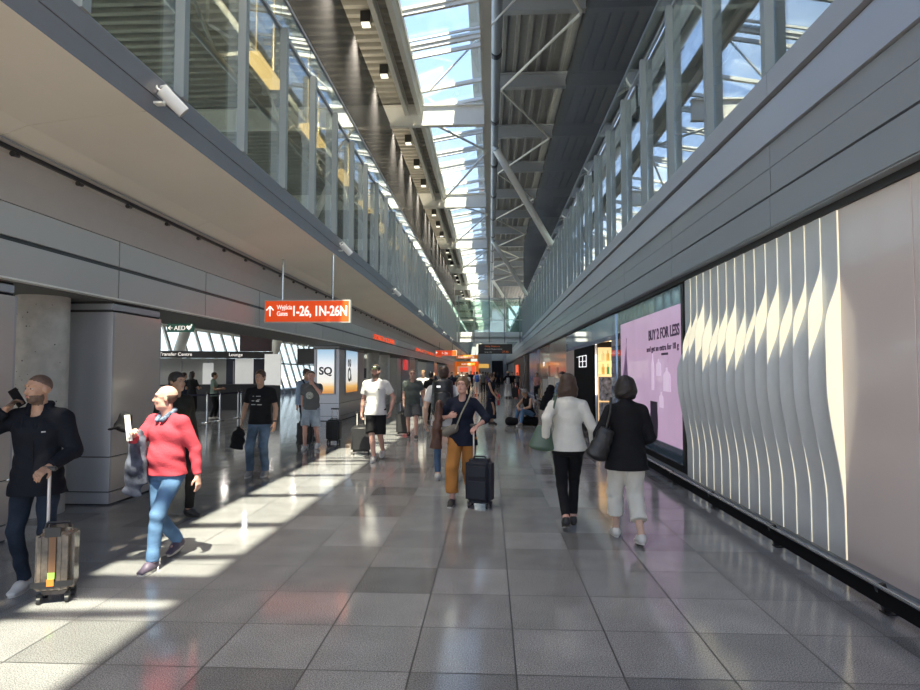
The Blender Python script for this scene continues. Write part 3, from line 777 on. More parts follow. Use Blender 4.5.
# ---- left background: transfer desk
a = Vector((-14.6, 25.4, 0)); b_ = Vector((-10.0, 27.2, 0)); ang = math.atan2(b_.y-a.y, b_.x-a.x); Lk = (b_-a).length
rt = empty('transfer_desk', a, ang); tag(rt, 'dark transfer service desk with sign band in the left background hall', 'service desk')
MB().box(-2, Lk, 0, .5, 2.32, 2.62).build('sign_band', M['black'], rt)
text_mesh('lettering', 'Transfer Centre', .2, MLT, rt, (.2, -.01, 2.41)); text_mesh('lettering', 'Lounge', .2, MLT, rt, (Lk-1.9, -.01, 2.41))
MB().box(-2, 2.9, .9, 1.0, 0, 2.32).build('back_wall', M['wall_l'], rt)
b = MB()
for k in range(5): b.box(-1.2+k*1.1, -1.16+k*1.1, .86, .9, 0, 2.2)
b.build('wall_strip', M['steel_g'], rt)
MB().box(3.3, 4.1, .40, .46, 1.15, 2.3).build('white_screen', mat('lit_white', (.8,.8,.78), .5, emit=(1,1,.97), es=.12), rt)
MB().box(1.9, 2.35, .84, .9, .9, 2.1).build('white_screen', mat('lit_white', (.8,.8,.78), .5, emit=(1,1,.97), es=.12), rt)
MB().box(2.9, Lk+.1, .9, 1.0, 0, 2.32).build('dark_wall', mat('navy_wall', (.02,.025,.05), .4), rt)
MB().box(.4, Lk, -.2, .5, 0, 1.08).box(.3, Lk+.1, -.3, .55, 1.08, 1.14).build('counter', M['black'], rt)
for (px, yy, zz, ww, hh, lb) in ((-7.6, 30.0, 1.2, 1.3, 1.55, 'white information screen standing beside the dark service desk'),):
    rt = empty('information_screen', (-9.55, 26.0, 0)); tag(rt, lb, 'screen')
    MB().box(-.36, .36, -.05, .05, 1.12, 2.48).build('screen', mat('lit_white', (0,0,0)), rt); MB().box(-.34,.34,-.04,.04,0,1.11).build('plinth', M['black'], rt)
rt = empty('info_monitor', (-7.05, 23.0, 2.0)); tag(rt, 'black flight monitor hanging left of the poster column box', 'monitor')
MB().box(-.42, .42, -.06, .06, 0, .6).build('housing', M['black'], rt); MB().tube((0,0,.6),(0,0,2.12),.03,n=8).build('hanger', M['chrome'], rt)
rt = empty('info_monitor', (-11.0, 27.7, 2.66)); tag(rt, 'dark red departures panel above the transfer sign band', 'monitor')
MB().box(-.75, .75, -.06, .06, 0, .85).build('housing', mat('dark_red', (.06,.015,.02), .4), rt)
# slanting hall columns
for k, (x, y) in enumerate(((-15.4, 27.4), (-12.4, 31.5), (-12.2, 40), (-12.2, 47))):
    tag(MB().tube((x, y, 0), (x+1.3, y, 4.12), .24, n=20).build('slanting_column', M['steel_w'], smooth=True), 'slanting white round column by the leaning glass facade, %s from the left' % names[k], 'column', 'slanting columns by the leaning facade')
# queue barriers
MBE = mat('belt_black', (.02, .02, .05), .6)
sp_ = [(-9.05, 19.0), (-7.92, 18.3), (-7.3, 20.0), (-6.7, 19.4), (-6.0, 21.2)]
sp_ = [(-9.39, 19.57), (-9.33, 20.39), (-9.27, 21.75), (-9.6, 22.8), (-8.6, 21.9), (-10.2, 19.0)]
for i, (x, y) in enumerate(sp_):
    rt = empty('barrier_post', (x, y, 0)); tag(rt, ['chrome queue barrier post at the nearest left corner of the waiting line', 'chrome queue barrier post behind the nearest corner post', 'chrome queue barrier post in the middle of the belt line', 'chrome queue barrier post at the far side close to the desk', 'chrome queue barrier post farthest right in the belt line', 'chrome queue barrier post next to the red sweater man shoulder'][i], 'barrier post', 'queue barrier posts')
    MB().tube((0,0,.02),(0,0,.95),.03,n=12).build('post', M['chrome'], rt, smooth=True); MB().tube((0,0,0),(0,0,.03),.17,.15,n=20).build('base', M['chrome'], rt, smooth=True)
    MB().tube((0,0,.95),(0,0,1.02),.04,n=12).build('belt_head', M['black'], rt, smooth=True)
for (i, j) in ((5,0),(0,2),(2,4),(1,3)):
    p, q = sp_[i], sp_[j]
    tag(MB().bar((p[0],p[1],.93),(q[0],q[1],.93),.006,.05).build('barrier_belt', MBE), 'dark retractable belt between %s' % {5:'the left post and the corner post',0:'the corner post and the middle post',2:'the middle post and the right post',1:'the two rear posts'}[i], 'barrier belt')
# check-in style kiosk behind white T-shirt man
rt = empty('information_counter', (-6.5, 33, 0)); tag(rt, 'pale kiosk counter with black openings left of the walkway', 'counter')
MB().box(-1.6, 1.35, 0, 1.5, 0, 2.45).build('body', mat('kiosk_grey', (.42,.41,.38), .5), rt); MB().box(-1.3, .9, -.03, 0, 1.35, 1.9).box(-.1,.9,-.03,0,.9,1.25).build('opening', M['black'], rt)
tag(MB().box(-6.45, -6.05, 33-.1, 33-.04, 2.0, 2.35).build('wall_lamp', mat('yellow_lamp', (.9,.6,.1), .5, emit=(1,.6,.1), es=1.)), 'small yellow lit sign above the pale kiosk', 'lamp')
tag(MB().box(-4.98, -4.86, 34.2, 35.4, 1.8, 2.4).build('wall_sign', mat('red_panel', (.5,.05,.05), .5, emit=(.6,.05,.05), es=.3)), 'small red square panel beside the round columns', 'sign')
# waiting seats in the left hall
seat = None
for k in range(6):
    if seat is None:
        seat = empty('waiting_seat', (0,0,0)); MB().box(-.26,.26,-.25,.2,.40,.45).build('seat', M['black'], seat); MB().bar((0,.22,.45),(0,.32,.85),.5,.04,up=(0,1,0)).build('backrest', M['black'], seat)
        MB().box(-.03,.03,-.2,.2,0,.4).box(-.24,.24,-.04,.02,.34,.4).build('leg', M['chrome'], seat); o = seat
    else: o = copy_tree(seat)
    o.location = (-8.6+.58*k, 27.5, 0)
    tag(o, 'black waiting seat in the row left of the poster box', 'seat', 'waiting seats in the left hall')

# ---- far shops and signs
rt = empty('storefront', (-2.6, 80, 0)); tag(rt, 'orange lit shop front at the far end of the hall', 'shop front')
MO2 = mat('orange_lit', (.8,.25,.03), .5, emit=(1,.25,.03), es=.10)
MB().box(-1.9, 1.0, -.1, .1, 2.45, 3.1).box(-2.1, -1.8, -.1, .1, 0, 3.1).box(.7, 1.1, -.1, .1, 0, 3.1).build('fascia_box', MO2, rt)
text_mesh('lettering', 'DUTY FREE', .30, MLT, rt, (-1.2, -.12, 2.62), sx=.8)
MB().box(-1.8,.7,.4,.5,0,2.7).build('back_wall', mat('shop_interior', (.5,.42,.35), .5, emit=(.9,.7,.5), es=.12), rt)
MB().box(-1.5,-.3,.3,.4,1.7,2.3).box(.1,.6,.3,.4,1.2,2.5).build('red_display', mat('red_front', (0,0,0)), rt)
rt = empty('hanging_sign', (-2.2, 66, 3.15)); tag(rt, 'second orange hanging sign in front of the far shops', 'sign')
MB().box(-1.5, .9, -.08, .08, 0, .42).build('box', MO2, rt); text_mesh('lettering', 'Odprawa 1-26', .3, MLT, rt, (-1.3, -.09, .1)); MB().tube((-1,0,.4),(-1,0,.9),.02,n=6).tube((.6,0,.4),(.6,0,.9),.02,n=6).build('hanger_rod', M['chrome'], rt)
rt = empty('stair', (1.2, 92, 0)); tag(rt, 'dark staircase with handrails at the far end', 'stairs')
b = MB()
for k in range(22): b.box(-.9, .9, k*.3, k*.3+.32, k*.16, k*.16+.16)
b.build('steps', M['dark'], rt)
MB().bar((-1,0,.9),(-1,6.6,4.4),.06,.9,up=(0,0,1)).bar((1,0,.9),(1,6.6,4.4),.06,.9).build('balustrade', M['steel_g'], rt)
rt = empty('far_kiosk', (-1.45, 90, 0)); tag(rt, 'grey glazed end wall with a gold band between shops and stairs', 'kiosk')
MB().box(-1.4, 1.6, .1, .3, 0, 2.3).build('glazed_base', mat('kiosk_glass', (.30,.34,.36), .2), rt); MB().box(-1.4, 1.6, 0, .3, 2.9, 5.5).build('cladding', mat('kiosk_blue_grey', (.40,.44,.47), .4), rt); MB().box(-1.4, 1.3, -.1, 0, 2.3, 2.9).build('gold_band', mat('gold_band', (.55,.35,.12), .4, emit=(.8,.45,.1), es=.3), rt)
# ================================================================== PEOPLE
# implicit-surface modeller: smooth union of ellipse-section cones, meshed with surface nets into one continuous skin
class SDF:
    def __init__(s): s.pr = []
    def cone(s, p0, r0, p1, r1, k=.02, xa=None, cap=None):
        """r = radius or (half width along xa, half depth); k = blend"""
        s.pr.append(('c', np.array(p0, float), np.array(r0 if hasattr(r0, '__len__') else (r0, r0), float), np.array(p1, float), np.array(r1 if hasattr(r1, '__len__') else (r1, r1), float), k, xa, cap)); return s
    def ell(s, c, r, k=.01, rot=None, sub=False):
        s.pr.append(('s' if sub else 'e', np.array(c, float), np.array(r, float), rot, k)); return s
    def mesh(s, h, fold=0., fscale=1., cut=None, seed=0.):
        lo = np.array([1e9]*3); hi = -lo
        boxes = []
        for p in s.pr:
            if p[0] == 'c':
                m = max(p[2].max(), p[4].max()) ; a = np.minimum(p[1], p[3])-m; b = np.maximum(p[1], p[3])+m
            else: a = p[1]-p[2].max(); b = p[1]+p[2].max()
            boxes.append((a, b)); 
            if p[0] != 's': lo = np.minimum(lo, a); hi = np.maximum(hi, b)
        lo -= 3*h+.02; hi += 3*h+.02
        n = np.ceil((hi-lo)/h).astype(int)+1
        F = np.full(n, .2, dtype=np.float32)
        ax = [lo[i]+h*np.arange(n[i]) for i in range(3)]
        for p, (a, b) in zip(s.pr, boxes):
            pad = .05
            i0 = np.maximum(0, ((a-pad-lo)/h).astype(int)); i1 = np.minimum(n, ((b+pad-lo)/h).astype(int)+2)
            if (i1 <= i0).any(): continue
            X, Y, Z = np.meshgrid(ax[0][i0[0]:i1[0]], ax[1][i0[1]:i1[1]], ax[2][i0[2]:i1[2]], indexing='ij')
            sl = tuple(slice(i0[q], i1[q]) for q in range(3))
            if p[0] == 'c':
                _, p0, r0, p1, r1, k, xa, cap = p
                d = p1-p0; L = np.linalg.norm(d)+1e-9; d = d/L
                x = np.array(xa if xa is not None else ((1, 0, 0) if abs(d[0]) < .9 else (0, 1, 0)), float); x = x-d*x.dot(d); x /= np.linalg.norm(x); y = np.cross(d, x)
                vx, vy, vz = X-p0[0], Y-p0[1], Z-p0[2]
                t = vx*d[0]+vy*d[1]+vz*d[2]; u = vx*x[0]+vy*x[1]+vz*x[2]; v = vx*y[0]+vy*y[1]+vz*y[2]
                tt = np.clip(t/L, 0, 1); A = r0[0]+(r1[0]-r0[0])*tt; B = r0[1]+(r1[1]-r0[1])*tt
                m = np.minimum(A, B); c0, c1 = cap if isinstance(cap, tuple) else (None, cap)
                ov = np.maximum(0, -t)/(m if c0 is None else c0) + np.maximum(0, t-L)/(m if c1 is None else c1)
                q = np.sqrt((u/A)**2+(v/B)**2+ov**2); D = (q-1)*m
            else:
                _, c, r, rot, k = p
                vx, vy, vz = X-c[0], Y-c[1], Z-c[2]
                if rot is not None:
                    R_ = np.array(rot); vx, vy, vz = (R_[0][0]*vx+R_[1][0]*vy+R_[2][0]*vz, R_[0][1]*vx+R_[1][1]*vy+R_[2][1]*vz, R_[0][2]*vx+R_[1][2]*vy+R_[2][2]*vz)
                q = np.sqrt((vx/r[0])**2+(vy/r[1])**2+(vz/r[2])**2); D = (q-1)*min(r)
            G = F[sl]
            if p[0] == 's':
                D = -D; hh = np.clip(.5+.5*(D-G)/k, 0, 1); F[sl] = G*(1-hh)+D*hh+k*hh*(1-hh)
            else:
                hh = np.clip(.5+.5*(G-D)/k, 0, 1); F[sl] = G*(1-hh)+D*hh-k*hh*(1-hh)
        if fold or cut:
            X, Y, Z = np.meshgrid(*ax, indexing='ij')
            if fold:
                f = fscale
                F += fold*(np.sin(38*f*Z+5*np.sin(9*X+seed)+4*np.sin(11*Y+seed*2)+3*np.sin(7*Z))*.6 + np.sin(23*f*(Z*.6+X)+4*np.sin(13*Z+seed))*.5).astype(np.float32)
            if cut: F = np.maximum(F, cut(X, Y, Z).astype(np.float32))
        return nets(F, lo, h)

def nets(F, lo, h):
    S = F < 0; n = F.shape
    idx = -np.ones((n[0]-1, n[1]-1, n[2]-1), dtype=np.int64)
    P = np.zeros(idx.shape+(3,), np.float32); Cn = np.zeros(idx.shape, np.float32)
    def sl(o): return tuple(slice(o[q], n[q]-1+o[q]) for q in range(3))
    cs = [(i, j, k) for i in (0, 1) for j in (0, 1) for k in (0, 1)]
    for a in cs:
        for q in range(3):
            if a[q]: continue
            b = list(a); b[q] = 1; Fa = F[sl(a)]; Fb = F[sl(b)]; cr = (Fa < 0) != (Fb < 0)
            t = np.where(cr, Fa/np.where(cr, Fa-Fb, 1), 0)
            for w_ in range(3): P[..., w_] += np.where(cr, a[w_]+(t if w_ == q else 0), 0)
            Cn += cr
    act = Cn > 0; idx[act] = np.arange(act.sum()); I = np.argwhere(act)
    V = lo + h*(I + P[act]/Cn[act][:, None])
    faces = []
    for q in range(3):
        u, v = (q+1) % 3, (q+2) % 3
        a = [slice(1, n[w_]-1) for w_ in range(3)]; a[q] = slice(0, n[q]-1); b = list(a); b[q] = slice(1, n[q])
        Sa = S[tuple(a)]; Sb = S[tuple(b)]; E = np.argwhere(Sa != Sb)
        if len(E) == 0: continue
        fl = Sa[tuple(E.T)]
        base = E.copy()
        for w_ in range(3):
            if w_ != q: base[:, w_] += 1
        def gi(du, dv):
            c = base.copy(); c[:, u] -= du; c[:, v] -= dv; return idx[tuple(c.T)]
        Q = np.stack([gi(1, 1), gi(0, 1), gi(0, 0), gi(1, 0)], 1); Q[~fl] = Q[~fl][:, ::-1]; faces.append(Q)
    return V, np.concatenate(faces)

def sdf_obj(name, sdf, m, parent=None, h=.01, mats=None, picker=None, **kw):
    V, Q = sdf.mesh(h, **kw)
    me = bpy.data.meshes.new(name); me.vertices.add(len(V)); me.vertices.foreach_set('co', V.astype(np.float32).ravel())
    me.loops.add(Q.size); me.loops.foreach_set('vertex_index', Q.astype(np.int32).ravel())
    me.polygons.add(len(Q)); me.polygons.foreach_set('loop_start', np.arange(0, Q.size, 4, dtype=np.int32))
    me.polygons.foreach_set('loop_total', np.full(len(Q), 4, dtype=np.int32))
    me.update(calc_edges=True); me.polygons.foreach_set('use_smooth', [True]*len(Q))
    for mm in (mats or [m]): me.materials.append(mm)
    if picker is not None:
        me.polygons.foreach_set('material_index', picker(V[Q].mean(1)).astype(np.int32))
    o = bpy.data.objects.new(name, me); COL.objects.link(o)
    if parent: o.parent = parent
    return o

SKIN = {
 'fair': mat('skin_fair', (.62, .40, .30), .5, var=.06, vscale=12), 'tan': mat('skin_tan', (.46, .27, .18), .5, var=.06, vscale=12),
 'pink': mat('skin_rosy', (.60, .34, .27), .48, var=.08, vscale=12), 'dark': mat('skin_brown', (.28, .16, .11), .5, var=.06, vscale=12)}
def cloth(name, col, rough=.85, var=.10, vscale=5, bump=.25, bscale=70): return mat('cloth_'+name, col, rough, var=var, vscale=vscale, bump=bump, bscale=bscale, spec=.18)
HAIR = {'brown': mat('hair_brown', (.055, .028, .016), .45, var=.35, vscale=30, bump=.4, bscale=90), 'dark': mat('hair_dark', (.018, .013, .012), .45, var=.3, vscale=30, bump=.4, bscale=90),
        'blond': mat('hair_dark_blond', (.17, .10, .05), .5, var=.35, vscale=30, bump=.4, bscale=90), 'grey': mat('hair_grey', (.30, .27, .25), .6, var=.3, vscale=30), 'stubble': mat('hair_stubble', (.12, .075, .055), .7, var=.25, vscale=40)}
MEYE = mat('eye_white', (.42, .37, .34), .35); MIRIS = mat('eye_iris', (.05, .03, .02), .15); MLIP = mat('lips', (.42, .17, .14), .5); MBROW = mat('eyebrow', (.08, .05, .03), .7)

def ik(a, b, l1, l2, pole):
    a = Vector(a); b = Vector(b); d = b-a; L = min(d.length, (l1+l2)*.999); dn = d.normalized(); b = a+dn*L
    x = (l1*l1-l2*l2+L*L)/(2*L); y = math.sqrt(max(0, l1*l1-x*x)); p = Vector(pole); p = (p-dn*p.dot(dn)).normalized()
    return a+dn*x+p*y, b

def rotm(yaw, pitch=0., roll=0.):
    return (Matrix.Rotation(yaw, 3, 'Z') @ Matrix.Rotation(pitch, 3, 'X') @ Matrix.Rotation(roll, 3, 'Y'))

def hand(S, wr, d, palm_n, curl=.5, sc=1., k=.004, side=1):
    """wrist wr, hand direction d, palm normal palm_n; side=+1: thumb on cross(d,n)"""
    d = Vector(d).normalized(); n = Vector(palm_n); n = (n-d*n.dot(d)).normalized(); t = d.cross(n)*side
    wr = Vector(wr); L = .092*sc
    S.cone(wr, (.026*sc, .019*sc), wr+d*L*.45, (.036*sc, .016*sc), .012, xa=tuple(t)); S.cone(wr+d*L*.4, (.037*sc, .015*sc), wr+d*L, (.039*sc, .013*sc), .008, xa=tuple(t))
    for i, (off, ln) in enumerate(((.030, .068), (.010, .078), (-.010, .072), (-.029, .056))):
        p = wr+d*L*.97+t*(off*sc); r = .0086*sc; a = 0
        for f, w_ in ((.46, .55), (.31, .75), (.23, .55)):
            a += curl*w_*(1+.08*i); dd = d*math.cos(a)+n*math.sin(a); q = p+dd*(ln*f*sc); S.cone(tuple(p), r, tuple(q), r*.92, k); p = q; r *= .93
    q0 = wr+d*L*.28+t*.024*sc; q1 = q0+(d*.62+t*.62+n*.35).normalized()*.042*sc; q2 = q1+(d*.85+t*.1+n*(.2+.5*curl)).normalized()*.032*sc
    S.cone(tuple(q0), .013*sc, tuple(q1), .0105*sc, .008); S.cone(tuple(q1), .0105*sc, tuple(q2), .009*sc, k)

def person(label, loc, rz=0., H=1.75, fem=False, h=.010, skin='fair', girth=1., lean=0., legs=((.10, -.32, 0), (-.09, .30, .12)), pelvis=None, hipw=1.,
           arms=None, top=None, bottom=None, shoes=None, hair=None, head_yaw=0., head_pitch=0., face=True, sock=None, group=None, twist=0., sit=False, beard=False, name='person', belt=None, extra=None):
    """local frame: faces -Y, own left is +X. legs: ((x,y,lift) left, right) ankle targets; arms: dict side-> (wrist xyz (H=1.75 units), palm normal, curl)"""
    s = H/1.75
    rt = empty(name, loc, rz); tag(rt, label, 'person', group)
    sw = (.165 if fem else .188); hw = .088
    hipz = .90 if not sit else pelvis[2]
    px, py, pz = pelvis or (0, 0, .0)
    if not sit:
        # lower the hips so that both legs reach
        need = []
        for x, y, l in legs: need.append(math.sqrt(max(.1, (.835)**2-(y-py)**2)) + .085+l*0)
        hipz = min(.905, min(need)+.0)
        pz = hipz
    P = Vector((px, py, pz)); 
    up = Vector((0, -math.sin(lean), math.cos(lean)))
    fw = Vector((0, -math.cos(lean), -math.sin(lean)))
    def T(x, f, z): return P + Vector((x*math.cos(twist), x*math.sin(twist), 0)) + up*z + fw*f     # torso coordinates above pelvis centre
    waist = T(0, 0, .17); chest = T(0, .01, .37); shc = T(0, -.005, .515); neck = T(0, .0, .555)
    hd = T(0, .03, .70) 
    shL, shR = T(sw*.98, -.01, .472), T(-sw*.98, -.01, .472)
    hipL, hipR = P+Vector((hw, 0, -.01)), P+Vector((-hw, 0, -.01))
    lg = []
    for hp, (x, y, l) in zip((hipL, hipR), legs):
        an = Vector((x, y, .085+l)); kn, an = ik(hp, an, .425, .415, (x*.6, -1, .15) if not sit else sit); lg.append((hp, kn, an))
    arms = arms or {}
    ar = []
    for side, sh in ((1, shL), (-1, shR)):
        w_, pn, curl = arms.get(side, ((side*.27, -.04, .84), (-side, 0, 0), .55))[:3]; pole = (side*.5, 1, -.35)
        if len(arms.get(side, (0, 0, 0))) == 4: pole = arms[side][3]
        el, wr = ik(sh, w_, .285, .255, pole); ar.append((side, sh, el, wr, pn, curl))
    sk = SKIN[skin]; g = girth
    def V3(v): return tuple(np.array(v)*s)
    XA = (math.cos(twist), math.sin(twist), 0)
    # ---------------- body
    S = SDF()
    bz = 1.0
    def torso(S, o, zlo=-.06, wl=1., k=.03):
        hipr = (.150*hipw if fem else .148)*(.5+.5*g); wst = (.118 if fem else .138)*g; che = (.140 if fem else .160)*(.6+.4*g)
        S.cone(V3(T(0, 0, zlo)), ((hipr+o)*s, (.105*(.5+.5*g)+o)*s), V3(T(0, 0, .06)), ((hipr*.97+o)*s, (.102*g+o)*s), k*s, XA, cap=(.03, None))
        S.cone(V3(T(0, 0, .04)), ((hipr*.95+o)*s, (.102*g+o)*s), V3(waist), ((wst+o)*s, (.092*g+o)*s), k*s, XA)
        S.cone(V3(waist), ((wst+o)*s, (.094*g+o)*s), V3(chest), ((che+o)*s, (.108*(.6+.4*g)+o)*s), k*s, XA)
        S.cone(V3(chest), ((che+o)*s, (.108*(.6+.4*g)+o)*s), V3(T(0, -.005, .44)), ((sw*.84+o)*s, (.082+o)*s), k*s, XA)
        for q_ in (1, -1): S.cone(V3(T(0, -.015, .520)), (.050+o)*s, V3(T(q_*sw*.84, -.01, .468)), (.050+o)*s, .035*s)
        S.cone(V3(T(0, -.02, .50)), (.085+o)*s, V3(T(0, -.01, .545)), (.055+o*.5)*s, .03*s)
        if fem:
            for x in (-.068, .068): S.ell(V3(T(x, .085, .335)), tuple(np.array((.058, .050, .058))*s + o*s), .03*s)
        elif g > 1.1: S.ell(V3(T(0, .055*g, .15)), tuple(np.array((.115*g, .085*g, .13))*s + o*s), .04*s)
    torso(S, -.014, zlo=-.035)
    # neck and head
    HM = rotm(head_yaw, -head_pitch)
    def Hd(x, y, z): return hd + HM @ Vector((x, y, z))
    S.cone(V3(T(0, -.01, .50)), (.058 if not fem else .049)*s, V3(Hd(0, .015, -.07)), (.054 if not fem else .045)*s, .02*s)
    R3 = [list(r) for r in (HM.transposed() if False else HM)]
    def E(c, r, k=.012, sub=False): S.ell(V3(Hd(*c)), tuple(np.array(r)*s), k*s, R3, sub)
    E((0, .018, .035), (.076, .094, .088), .02)          # cranium
    E((0, -.020, -.025), (.062, .066, .082), .02)        # face
    E((0, -.050, -.083), (.034, .030, .026), .02)        # chin
    E((0, -.01, -.07), (.056, .050, .035), .02)          # jaw
    E((0, -.070, .036), (.052, .020, .016), .015)        # brow ridge
    E((.030, -.085, .012), (.017, .014, .012), .010, True); E((-.030, -.085, .012), (.017, .014, .012), .010, True)
    E((.036, -.058, -.022), (.022, .020, .020), .015); E((-.036, -.058, -.022), (.022, .020, .020), .015)
    S.cone(V3(Hd(0, -.078, .018)), .009*s, V3(Hd(0, -.100, -.020)), .0135*s, .008*s)   # nose
    E((.010, -.090, -.024), (.009, .010, .008), .006); E((-.010, -.090, -.024), (.009, .010, .008), .006)
    E((0, -.080, -.050), (.024, .012, .011), .008)       # mouth
    for q in (1, -1): E((q*.078, .012, .0), (.010, .020, .031), .006)   # ears
    # arms
    uw = .043 if fem else .050
    if g > 1.1: uw *= 1.08
    sl_ = (top or {}).get('sleeve', 'short'); au = .84 if sl_ in ('long', 'elbow') else 1.; lw = .86 if (bottom or {}).get('kind') in ('trousers', 'dress') else 1.
    for side, sh, el, wr, pn, curl in ar:
        S.cone(V3(sh), uw*(.90 if sl_ != 'none' else 1.02)*s, V3(el), uw*.78*au*s, .02*s); S.cone(V3(el), uw*.80*au*s, V3(el*.55+wr*.45), uw*.74*s, .012*s); S.cone(V3(el*.6+wr*.4), uw*.74*s, V3(wr), uw*.50*s, .012*s)
        dr = (Vector(wr)-Vector(el)).normalized()
        hand(S, V3(wr), dr, pn, curl, s*(.93 if fem else 1.0), side=1 if (dr.cross(Vector(pn))).dot(Vector((0,-1,0.3))) > 0 else -1)
    # legs
    for hp, kn, an in lg:
        S.cone(V3(hp), .072*s, V3(kn), .052*lw*s, .02*s); mid = kn*.62+an*.38
        S.cone(V3(kn), .052*lw*s, V3(mid), .050*lw*s, .015*s); S.cone(V3(mid), .051*lw*s, V3(an), .034*s, .015*s); S.cone(V3(an), .034*s, V3(an+Vector((0, -.09, -.050))), .020*s, .02*s)
    hdc = np.array(V3(hd)); HMn = np.array(HM)
    mats = [sk]; pick = None
    if beard or hair in ('buzz', 'fringe'):
        mats = [sk, HAIR['stubble']]
        def pick(Cc):
            L = (Cc-hdc)@HMn/s
            r = np.zeros(len(Cc))
            if beard: r[(L[:, 2] < -.040) & (L[:, 2] > -.125) & (L[:, 1] < .01) & ~((np.abs(L[:, 0]) < .02) & (L[:, 2] > -.062) & (L[:, 2] < -.045))] = 1
            if hair == 'fringe': r[(L[:, 2] < .035) & (L[:, 2] > -.05) & (L[:, 1] > .02-.2*(L[:, 2]-.0))] = 1
            if hair == 'buzz': r[(L[:, 2] > .045+L[:, 1]*-.55) & (L[:, 1] > -.075) & (L[:, 2] > .0)] = 1
            return r
    body = sdf_obj('body', S, sk, rt, h=h, mats=mats, picker=pick)
    # ---------------- face details
    if face:
        for q in (1, -1):
            c = V3(Hd(q*.030, -.0705, .011)); e = MB().sphere(c, (.0120*s, .0100*s, .0078*s), 10, 8); e.cur = 1; c2 = V3(Hd(q*.030, -.0760, .011)); e.sphere(c2, (.0062*s, .0062*s, .0062*s), 8, 6)
            e.build('eye', [MEYE, MIRIS], rt, smooth=True)
            eb = MB(); pts = [Hd(q*(.012+.010*i), -.087+.0022*i*i*.9, .032+[0, .004, .006, .003][i]) for i in range(4)]
            for a_, b__ in zip(pts[:-1], pts[1:]): eb.tube(V3(a_), V3(b__), .0042*s, .0036*s, 6)
            eb.build('eyebrow', MBROW, rt, smooth=True)
        lb = SDF(); lb.ell(V3(Hd(0, -.0895, -.049)), tuple(np.array((.021, .006, .0045))*s), .002, R3); lb.ell(V3(Hd(0, -.0885, -.056)), tuple(np.array((.018, .006, .005))*s), .002, R3)
        sdf_obj('lips', lb, MLIP, rt, h=.0035)
    # ---------------- hair
    hs, hc = (hair if isinstance(hair, tuple) else (hair, 'brown'))
    if hs and hs not in ('buzz', 'none', 'bald', 'fringe'):
        Sh = SDF()
        def EH(c, r, k=.012, sub=False): Sh.ell(V3(Hd(*c)), tuple(np.array(r)*s), k*s, R3, sub)
        EH((0, .024, .043), (.084, .102, .093))
        if hs == 'short':
            EH((0, .055, -.01), (.070, .066, .060))
        if hs in ('bob', 'bobshort'):
            zz = -.06 if hs == 'bob' else -.025
            EH((0, .045, zz+.03), (.112, .090, .098), .03); EH((.070, .025, zz-.01), (.045, .068, .075), .02); EH((-.070, .025, zz-.01), (.045, .068, .075), .02); EH((0, .065, zz-.015), (.098, .058, .07), .02)
            EH((0, .035, .05), (.094, .102, .090), .02)
        if hs == 'bun':
            EH((0, .05, -.01), (.075, .070, .065)); EH((0, .125, .0), (.040, .038, .040)); EH((.055, -.01, .02), (.032, .05, .05)); EH((-.055, -.01, .02), (.032, .05, .05))
        if hs == 'long':
            EH((0, .05, -.02), (.09, .08, .12), .03); Sh.cone(V3(Hd(0, .08, -.05)), (.085*s, .05*s), V3(Hd(0, .10, -.28)), (.06*s, .03*s), .03)
        # carve the face opening
        EH((0, -.085, -.035), (.068, .085, .090), .010, True); EH((0, -.125, .02), (.07, .07, .055), .012, True)
        sdf_obj('hair', Sh, HAIR[hc], rt, h=min(h, .008) if face else h, fold=.0025, fscale=2.5)
    if hs == 'bald':
        pass
    if extra: extra(rt, s, dict(T=T, Hd=Hd, V3=V3, HM=HM, ar=ar, lg=lg, P=P, sw=sw, XA=XA, g=g, torso=torso, R3=R3, hd=hd, h=h))
    # ---------------- top garment
    if top:
        St = SDF(); o = top.get('o', .012); slv = top.get('sleeve', 'short'); hem = top.get('hem', -.03)
        torso(St, o, zlo=hem, k=.035)
        if hem < 0: St.cone(V3(T(0, 0, .12)), ((.145*(.5+.5*g)+o)*s, (.108*(.5+.5*g)+o)*s), V3(T(0, 0, hem)), (((.192 if top.get('flare') else .178)*(.6+.4*g)+o)*s, ((.152 if top.get('flare') else .130)*(.5+.5*g)+o)*s), .02, XA, cap=.01)
        for side, sh, el, wr, pn, curl in ar:
            if slv == 'none':
                continue
            St.cone(V3(sh), (uw*1.06+o*.9)*s, V3(el if slv != 'short' else sh*.35+el*.65), (uw*(.80 if slv != 'short' else .98)+o*1.1)*s, .03*s, cap=.01 if slv == 'short' else None)
            if slv == 'long': St.cone(V3(el), (uw*.82+o)*s, V3(el*.05+wr*.95), (uw*.56+o*.9)*s, .012*s, cap=.008)
            if slv == 'elbow': St.cone(V3(el), (uw*.82+o)*s, V3(el*.6+wr*.4), (uw*.75+o*.9)*s, .012*s, cap=.008)
        nk = V3(T(0, .06, .575)); zc = V3(T(0, 0, hem))[2]
        St.ell(V3(T(0, top.get('neckf', .055), .575 - top.get('vneck', 0))), tuple(np.array((.062, .062, .055+top.get('vneck', 0)))*s), .008, None, True)
        if slv == 'none':
            for side, sh, el, wr, pn, curl in ar: St.ell(V3(Vector(sh)+Vector((side*.012, 0, .0))), (.055*s, .075*s, .075*s), .01, None, True)
        cutf = (lambda X, Y, Z: zc-Z) if not lean > .5 else None
        if sit: cutf = None
        mm = [top['mat']] + top.get('mats', [])
        pk = None
        if top.get('pick'):
            pf = top['pick']; Pn = np.array(V3(P))
            pk = lambda Cc: pf((Cc-Pn)/s, Cc)
        sdf_obj(top.get('name', 'shirt'), St, top['mat'], rt, h=h, mats=mm, picker=pk, fold=top.get('fold', .0035), seed=len(label), cut=cutf)
